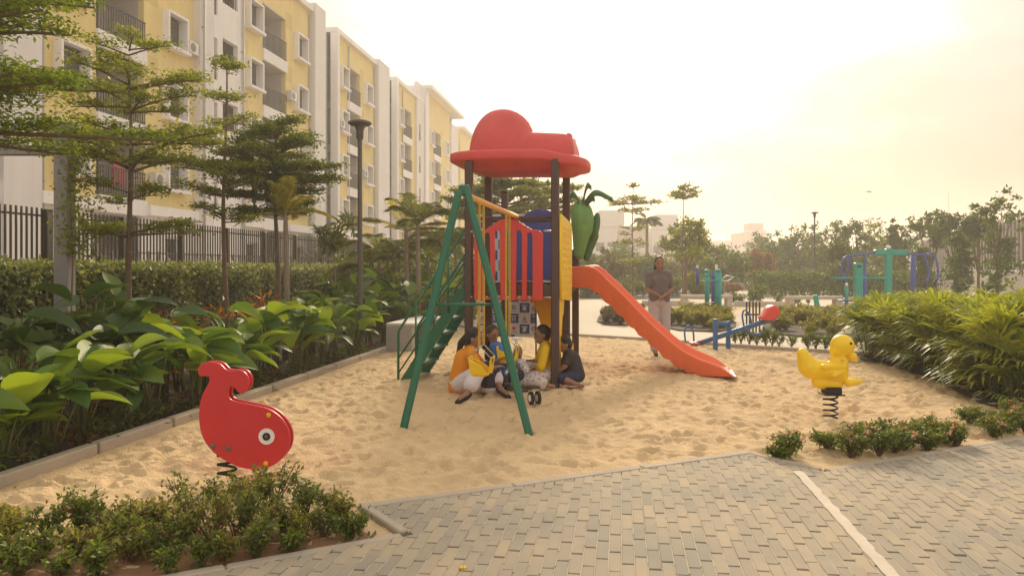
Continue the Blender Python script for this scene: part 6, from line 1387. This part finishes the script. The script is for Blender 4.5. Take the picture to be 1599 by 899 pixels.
def person(label, J, s, face, shirt, pants, sleeve=.6, hem=0, hair='bun', hairm=None, pant_len=.9, shoe=None, tilt=0.0, flare=0, vox=.009, top_len=0.0):
    V_ = {k: Vector(v) for k, v in J.items()}; hip = (V_['hl'] + V_['hr']) / 2; T = thing('person', label, 'person', (hip.x, hip.y, 0))
    F = Vector(face); F.z = tilt; F.normalize(); Rt = F.cross(UP).normalized(); U = Rt.cross(F); HM = Matrix((Rt, F, U)).transposed(); H = V_['head']; ne = V_['neck']; ch = V_['chest']
    h = lambda a, b, c: H + (Rt * a + F * b + U * c) * s
    P = [('e', h(0, .0, .012), (.074 * s, .092 * s, .098 * s), HM), ('e', h(0, .020, -.045), (.056 * s, .066 * s, .062 * s), HM), ('e', h(0, .052, -.088), (.026 * s, .026 * s, .022 * s), HM),
         ('c', h(0, .080, .012), .010 * s, h(0, .100, -.028), .015 * s), ('e', h(0, .084, -.060), (.024 * s, .014 * s, .012 * s), HM), ('e', h(-.075, -.005, -.01), (.010 * s, .020 * s, .030 * s), HM), ('e', h(.075, -.005, -.01), (.010 * s, .020 * s, .030 * s), HM),
         ('c', ne, .048 * s, h(0, -.015, -.06), .046 * s), ('c', ch, .12 * s, ne - (ne - ch) * .25, .075 * s), ('c', hip, .125 * s, ch, .115 * s)]
    Sh = [('c', hip + (ch - hip) * (.12 - top_len), .150 * s, ch, .135 * s), ('c', ch, .135 * s, ne - (ne - ch) * .22, .078 * s)]
    Pa = [('e', hip, (.150 * s, .150 * s, .115 * s)), ('c', V_['hl'], .105 * s, V_['hr'], .105 * s)]
    if hem: Sh = [('c', ch + Rt * .04, .130 * s, V_['hl'].lerp(V_['hr'], .2) + UP * hem, .138 * s), ('c', ch - Rt * .04, .130 * s, V_['hl'].lerp(V_['hr'], .8) + UP * hem, .138 * s), Sh[1], ('b', hip + UP * (hem + .0), (.34 * s, .27 * s, .24 * s), HM)]
    for d in 'lr':
        S, E, W = V_['s' + d], V_['e' + d], V_['w' + d]; Hj, K, A = V_['h' + d], V_['k' + d], V_['a' + d]; Tt = V_['t' + d]
        P += [('c', ne.lerp(S, .35), .050 * s, S, .052 * s), ('c', S, .050 * s, E, .038 * s), ('c', E, .038 * s, W, .025 * s), ('c', Hj, .082 * s, K, .055 * s), ('c', K, .053 * s, A, .034 * s), ('c', A, .036 * s, Tt, .026 * s)]
        Sh += [('c', ne.lerp(S, .3), .060 * s, S, .067 * s), ('c', S, .067 * s, S.lerp(E, min(1, sleeve)), .056 * s)]
        if sleeve > 1: Sh.append(('c', E, .056 * s, E.lerp(W, sleeve - 1), .042 * s))
        Pa += [('c', Hj, .105 * s, K, (.078 + flare * .5) * s)]
        if pant_len > .5: Pa.append(('c', K, (.078 + flare * .5) * s, K.lerp(A, (pant_len - .5) * 2), (.058 + flare) * s))
        # hand: palm, four curled fingers of unequal length, thumb from the side of the palm
        hd = V_.get('h_' + d); hd = (hd - W).normalized() if hd is not None else (W - E).normalized(); up_ = UP if abs(hd.z) < .8 else F; sd = hd.cross(up_).normalized(); nn_ = sd.cross(hd).normalized(); HMx = Matrix((sd, hd, nn_)).transposed(); pc_ = W + hd * .045 * s
        P.append(('e', pc_, (.036 * s, .050 * s, .016 * s), HMx)); fr_ = max(.0075 * s, vox * .95)
        for q, (ln, off) in enumerate(((.066, -.030), (.076, -.010), (.070, .011), (.054, .030))):
            k0 = W + (hd * .085 + sd * off) * s; k1 = k0 + (hd * .6 - nn_ * .25) * ln * .5 * s; k2 = k1 + (hd * .45 - nn_ * .75) * ln * .5 * s; P += [('c', k0, fr_, k1, fr_), ('c', k1, fr_, k2, fr_ * .85)]
        tb = W + (hd * .030 - sd * .030) * s; P += [('c', tb, fr_ * 1.2, tb + (hd * .025 - sd * .020 - nn_ * .01) * s, fr_ * 1.1), ('c', tb + (hd * .025 - sd * .020 - nn_ * .01) * s, fr_ * 1.1, tb + (hd * .052 - sd * .020 - nn_ * .02) * s, fr_ * .9)]
    def skin(nm, pr, m, vx, sm): me = sculpt(pr, vx, sm, nm); shift_mesh(me, -T.location); me.materials.append(m); return part(nm, me, None, T)
    b = skin('body', P, m_skin, vox, 2); skin('shirt', Sh, shirt, .012, 4)
    if pants: skin('trousers', Pa, pants, .013, 3)
    if shoe:
        for d in 'lr':
            A, Tt = V_['a' + d], V_['t' + d]; dz_ = Vector((0, 0, -.022 * s)); skin('shoe', [('c', A.lerp(Tt, -.25) + dz_, .040 * s, A.lerp(Tt, .45) + dz_, .038 * s), ('c', A.lerp(Tt, .45) + dz_, .038 * s, A.lerp(Tt, 1.2) + dz_, .030 * s)], shoe, .011, 2)
    hp = [('e', h(0, -.022, .030), (.083 * s, .096 * s, .098 * s), HM), ('e', h(0, -.05, -.01), (.080 * s, .066 * s, .085 * s), HM)]
    if hair == 'bun': hp.append(('e', h(0, -.125, .02), (.042 * s, .042 * s, .046 * s), HM))
    if hair == 'tail': hp += [('c', h(0, -.09, .0), .050 * s, h(-.01, -.15, -.10), .045 * s), ('c', h(-.01, -.15, -.10), .045 * s, h(0, -.16, -.22), .022 * s)]
    if hair == 'long': hp += [('c', h(.045, -.06, -.02), .045 * s, h(.075, -.045, -.20), .032 * s), ('c', h(-.03, -.07, -.02), .05 * s, h(-.03, -.09, -.18), .036 * s)]
    hm_ = sculpt(hp, .008, 2, 'hair'); shift_mesh(hm_, -T.location); hm_.materials.append(hairm or m_hair); part('hair', hm_, None, T)
    for sg in (-1, 1):
        e_ = part('eye', MB().ell(h(.031 * sg, .082, .008), (.010 * s, .005 * s, .005 * s), 10, 6, HM), m_eyew, T); part('iris', MB().ell(h(.031 * sg, .088, .008), (.006 * s, .0035 * s, .005 * s), 8, 6, HM), m_iris, e_)
        part('eyebrow', MB().tube([h(.016 * sg, .090, .026), h(.034 * sg, .089, .032), h(.050 * sg, .078, .026)], .0035 * s, 5), hairm or m_hair, T)
    part('lips', MB().ell(h(0, .096, -.060), (.020 * s, .006 * s, .007 * s), 10, 6, HM), m_lip, T)
    return T
m_tee = cloth('tee_grey', (.15, .125, .125)); m_pl = stripes('trousers_striped', (.50, .45, .46), (.38, .33, .35), 26)
bx, by = 2.505, 12.9; q = lambda a, b, c: (bx + a, by + b, c)
person('standing woman in grey t-shirt and pale striped trousers, hands clasped, behind the slide', dict(head=q(.0, 0, 1.545), neck=q(0, .01, 1.40), chest=q(0, .01, 1.24), sl=q(.152, .01, 1.350), sr=q(-.152, .01, 1.350), el=q(.205, -.02, 1.10), er=q(-.205, -.02, 1.10), wl=q(.055, -.17, 1.015), wr=q(-.055, -.17, 1.015), h_l=q(-.02, -.20, .98), h_r=q(.03, -.20, .96),
       hl=q(.085, 0, .90), hr=q(-.085, 0, .90), kl=q(.10, -.01, .50), kr=q(-.11, -.04, .50), al=q(.11, .12, .085), ar=q(-.085, -.06, .085), tl=q(.13, .0, .04), tr=q(-.09, -.19, .04)), 1.0, (-.08, -1, 0), m_tee, m_pl, sleeve=.72, hair='long', shoe=m_black, flare=.022, pant_len=.96, hem=.10)
m_or = cloth('tunic_orange', (.72, .27, .025)); m_wt = cloth('trousers_white', (.66, .60, .64))
person('seated woman in orange tunic and white trousers at the left of the group', dict(head=(-.435, 8.83, .645), neck=(-.47, 8.84, .525), chest=(-.545, 8.86, .40), sl=(-.505, 9.0, .48), sr=(-.475, 8.68, .48), el=(-.34, 9.02, .30), er=(-.355, 8.60, .30), wl=(-.16, 8.95, .38), wr=(-.20, 8.66, .33),
       hl=(-.60, 8.97, .12), hr=(-.60, 8.80, .12), kl=(-.26, 9.0, .30), kr=(-.40, 8.56, .27), al=(-.13, 8.72, .07), ar=(-.50, 8.40, .07), tl=(-.05, 8.60, .03), tr=(-.58, 8.28, .03)), .98, (1, -.25, 0), m_or, m_wt, sleeve=1.15, hair='tail', shoe=m_black, tilt=-.25, flare=.035, pant_len=.78, top_len=.25)
m_dk = cloth('shirt_dark', (.05, .045, .06)); m_bl = cloth('shirt_blue', (.06, .20, .55)); m_ny = cloth('shorts_navy', (.03, .035, .07))
person('small black-haired child seated behind the yellow swing seat', dict(head=(-.262, 8.80, .455), neck=(-.262, 8.81, .36), chest=(-.262, 8.82, .28), sl=(-.34, 8.82, .32), sr=(-.185, 8.82, .32), el=(-.35, 8.88, .20), er=(-.17, 8.88, .20), wl=(-.31, 8.96, .16), wr=(-.21, 8.96, .16),
       hl=(-.30, 8.83, .07), hr=(-.225, 8.83, .07), kl=(-.31, 8.97, .10), kr=(-.21, 8.97, .10), al=(-.29, 9.05, .04), ar=(-.23, 9.05, .04), tl=(-.29, 9.10, .03), tr=(-.23, 9.10, .03)), .68, (.15, 1, 0), m_dk, m_wt, hair='short', vox=.008)
person('dark-haired girl in bright blue top seated behind the right green leg', dict(head=(-.235, 9.20, .66), neck=(-.215, 9.20, .545), chest=(-.17, 9.20, .42), sl=(-.19, 9.33, .50), sr=(-.13, 9.08, .50), el=(-.08, 9.30, .34), er=(-.04, 9.02, .33), wl=(.02, 9.22, .26), wr=(.05, 9.05, .24),
       hl=(-.12, 9.28, .12), hr=(-.12, 9.15, .12), kl=(.06, 9.32, .20), kr=(.08, 9.08, .18), al=(.02, 9.18, .05), ar=(-.02, 8.98, .05), tl=(.08, 9.12, .03), tr=(.05, 8.92, .03)), .92, (.6, -.8, 0), m_bl, m_ny, sleeve=.6, hair='long', hairm=m_hairb, pant_len=.5, tilt=-.3)
m_ye = cloth('tunic_yellow', (.74, .46, .015)); m_pat = spots('trousers_patterned', (.60, .52, .48), (.42, .20, .19), 26)
person('seated woman in yellow tunic leaning by the brown post, facing left', dict(head=(.375, 9.58, .625), neck=(.415, 9.59, .505), chest=(.445, 9.60, .38), sl=(.42, 9.44, .455), sr=(.43, 9.76, .455), el=(.36, 9.38, .24), er=(.33, 9.78, .26), wl=(.20, 9.40, .23), wr=(.18, 9.66, .28),
       hl=(.47, 9.50, .12), hr=(.48, 9.68, .12), kl=(.12, 9.32, .11), kr=(.14, 9.66, .20), al=(.40, 9.16, .055), ar=(.00, 9.42, .06), tl=(.50, 9.12, .04), tr=(-.06, 9.36, .05)), 1.0, (-1, -.30, 0), m_ye, m_pat, sleeve=1.25, hair='bun', tilt=-.18, flare=.03, pant_len=.92, top_len=.25)
m_bab = spots('romper_patterned', (.62, .58, .56), (.16, .14, .18), 34)
person('baby with curly brown hair in a white patterned romper before the woman in yellow', dict(head=(.075, 9.30, .425), neck=(.09, 9.30, .335), chest=(.10, 9.31, .26), sl=(.10, 9.22, .30), sr=(.11, 9.39, .30), el=(.16, 9.20, .22), er=(.18, 9.38, .22), wl=(.22, 9.26, .24), wr=(.23, 9.36, .24),
       hl=(.12, 9.26, .09), hr=(.12, 9.35, .09), kl=(.24, 9.22, .12), kr=(.25, 9.34, .12), al=(.30, 9.18, .06), ar=(.32, 9.28, .06), tl=(.33, 9.16, .07), tr=(.35, 9.26, .07)), .70, (.5, -1, 0), m_bab, m_bab, sleeve=1.5, hair='short', hairm=m_hairb, vox=.008, pant_len=.9)
m_ch = cloth('tee_charcoal', (.055, .045, .05))
person('boy in charcoal t-shirt seated right of the front brown post', dict(head=(.665, 9.62, .50), neck=(.705, 9.62, .405), chest=(.755, 9.63, .30), sl=(.73, 9.50, .37), sr=(.75, 9.76, .37), el=(.66, 9.46, .24), er=(.64, 9.76, .24), wl=(.58, 9.46, .17), wr=(.55, 9.66, .17),
       hl=(.80, 9.56, .10), hr=(.80, 9.70, .10), kl=(.62, 9.34, .10), kr=(.56, 9.66, .16), al=(.78, 9.24, .05), ar=(.66, 9.50, .05), tl=(.86, 9.20, .04), tr=(.60, 9.42, .05)), .88, (-1, -.25, 0), m_ch, m_ny, sleeve=.7, hair='short', tilt=-.35, pant_len=.45)
# sandals left on the sand by the boy
x, y = gp(893, 606)
for k in range(2):
    T = thing('sandal', ('pinkish sandal on the sand below the boy', 'second pinkish sandal lying beside the first, nearer the post')[k], 'sandal', (x + .05 - k * .10, y + .02 * k, sand_z(x, y))); o = T.location; m_sd = mat('sandal_pink', (.42, .20, .16), .7, .1, 8)
    part('sole', MB().bbox(o + Vector((0, 0, .018)), (.20, .08, .025), Matrix.Rotation(.25 + k * .3, 3, 'Z'), bev=.011), m_sd, T); part('strap', MB().tube(curve([o + Vector((.03, -.04, .02)), o + Vector((.035, 0, .065)), o + Vector((.04, .04, .02))], 4), .009, 6), m_fence, T)

# ordinals tell the members of a planted row apart
ORD = 'first second third fourth fifth sixth seventh eighth ninth tenth eleventh twelfth thirteenth fourteenth fifteenth sixteenth seventeenth eighteenth nineteenth twentieth'.split()
rows = {}
for o in list(scene.objects):
    if o.parent is None and o.get('group') and o.location.y > .5: rows.setdefault((o['group'], o['label']), []).append(o)
for (g_, l_), L_ in rows.items():
    vis_ = sorted([o for o in L_ if 0 <= MID + FOC * o.location.x / o.location.y <= 1599], key=lambda o: o.location.x / o.location.y)
    if 2 <= len(vis_) <= 20 and len(l_.split()) <= 12:
        for i, o in enumerate(vis_): o['label'] = l_ + ', ' + ORD[i] + ' from left'
# scraps on the sand: dry leaves and twigs
rr = np.random.RandomState(31); C = []
for k in range(260):
    x, y = rr.uniform(-3.3, 5.5), rr.uniform(3.4, 15); C.append((x, y, sand_z(x, y) + .006)) if sdf_poly(np.array([x]), np.array([y]), SAND)[0] > .1 and sand_z(x, y) > -.08 else None
part('leaf_litter', leaves_cloud(C, .028, 31, flat=.85, asp=.5), mat('dry_leaf', (.20, .12, .05), .8, .2, 9, attr=.4), None, 'stuff')
HAZE_TOP=24; HAZE_D=.0021
# ------------------------------------------------------------------ the haze
hz = MB(); hz.box(-700, 700, -60, 1300, -1.2, HAZE_TOP)
hm = bpy.data.materials.new('haze'); hm.use_nodes = True; hn = hm.node_tree; hn.nodes.clear()
ho = hn.nodes.new('ShaderNodeOutputMaterial'); hv = hn.nodes.new('ShaderNodeVolumePrincipled')
hv.inputs['Color'].default_value = (1.0, .95, .88, 1); hv.inputs['Density'].default_value = HAZE_D; hv.inputs['Anisotropy'].default_value = .45
hn.links.new(hv.outputs[0], ho.inputs['Volume'])
part('haze', hz, hm, None, kind='stuff')
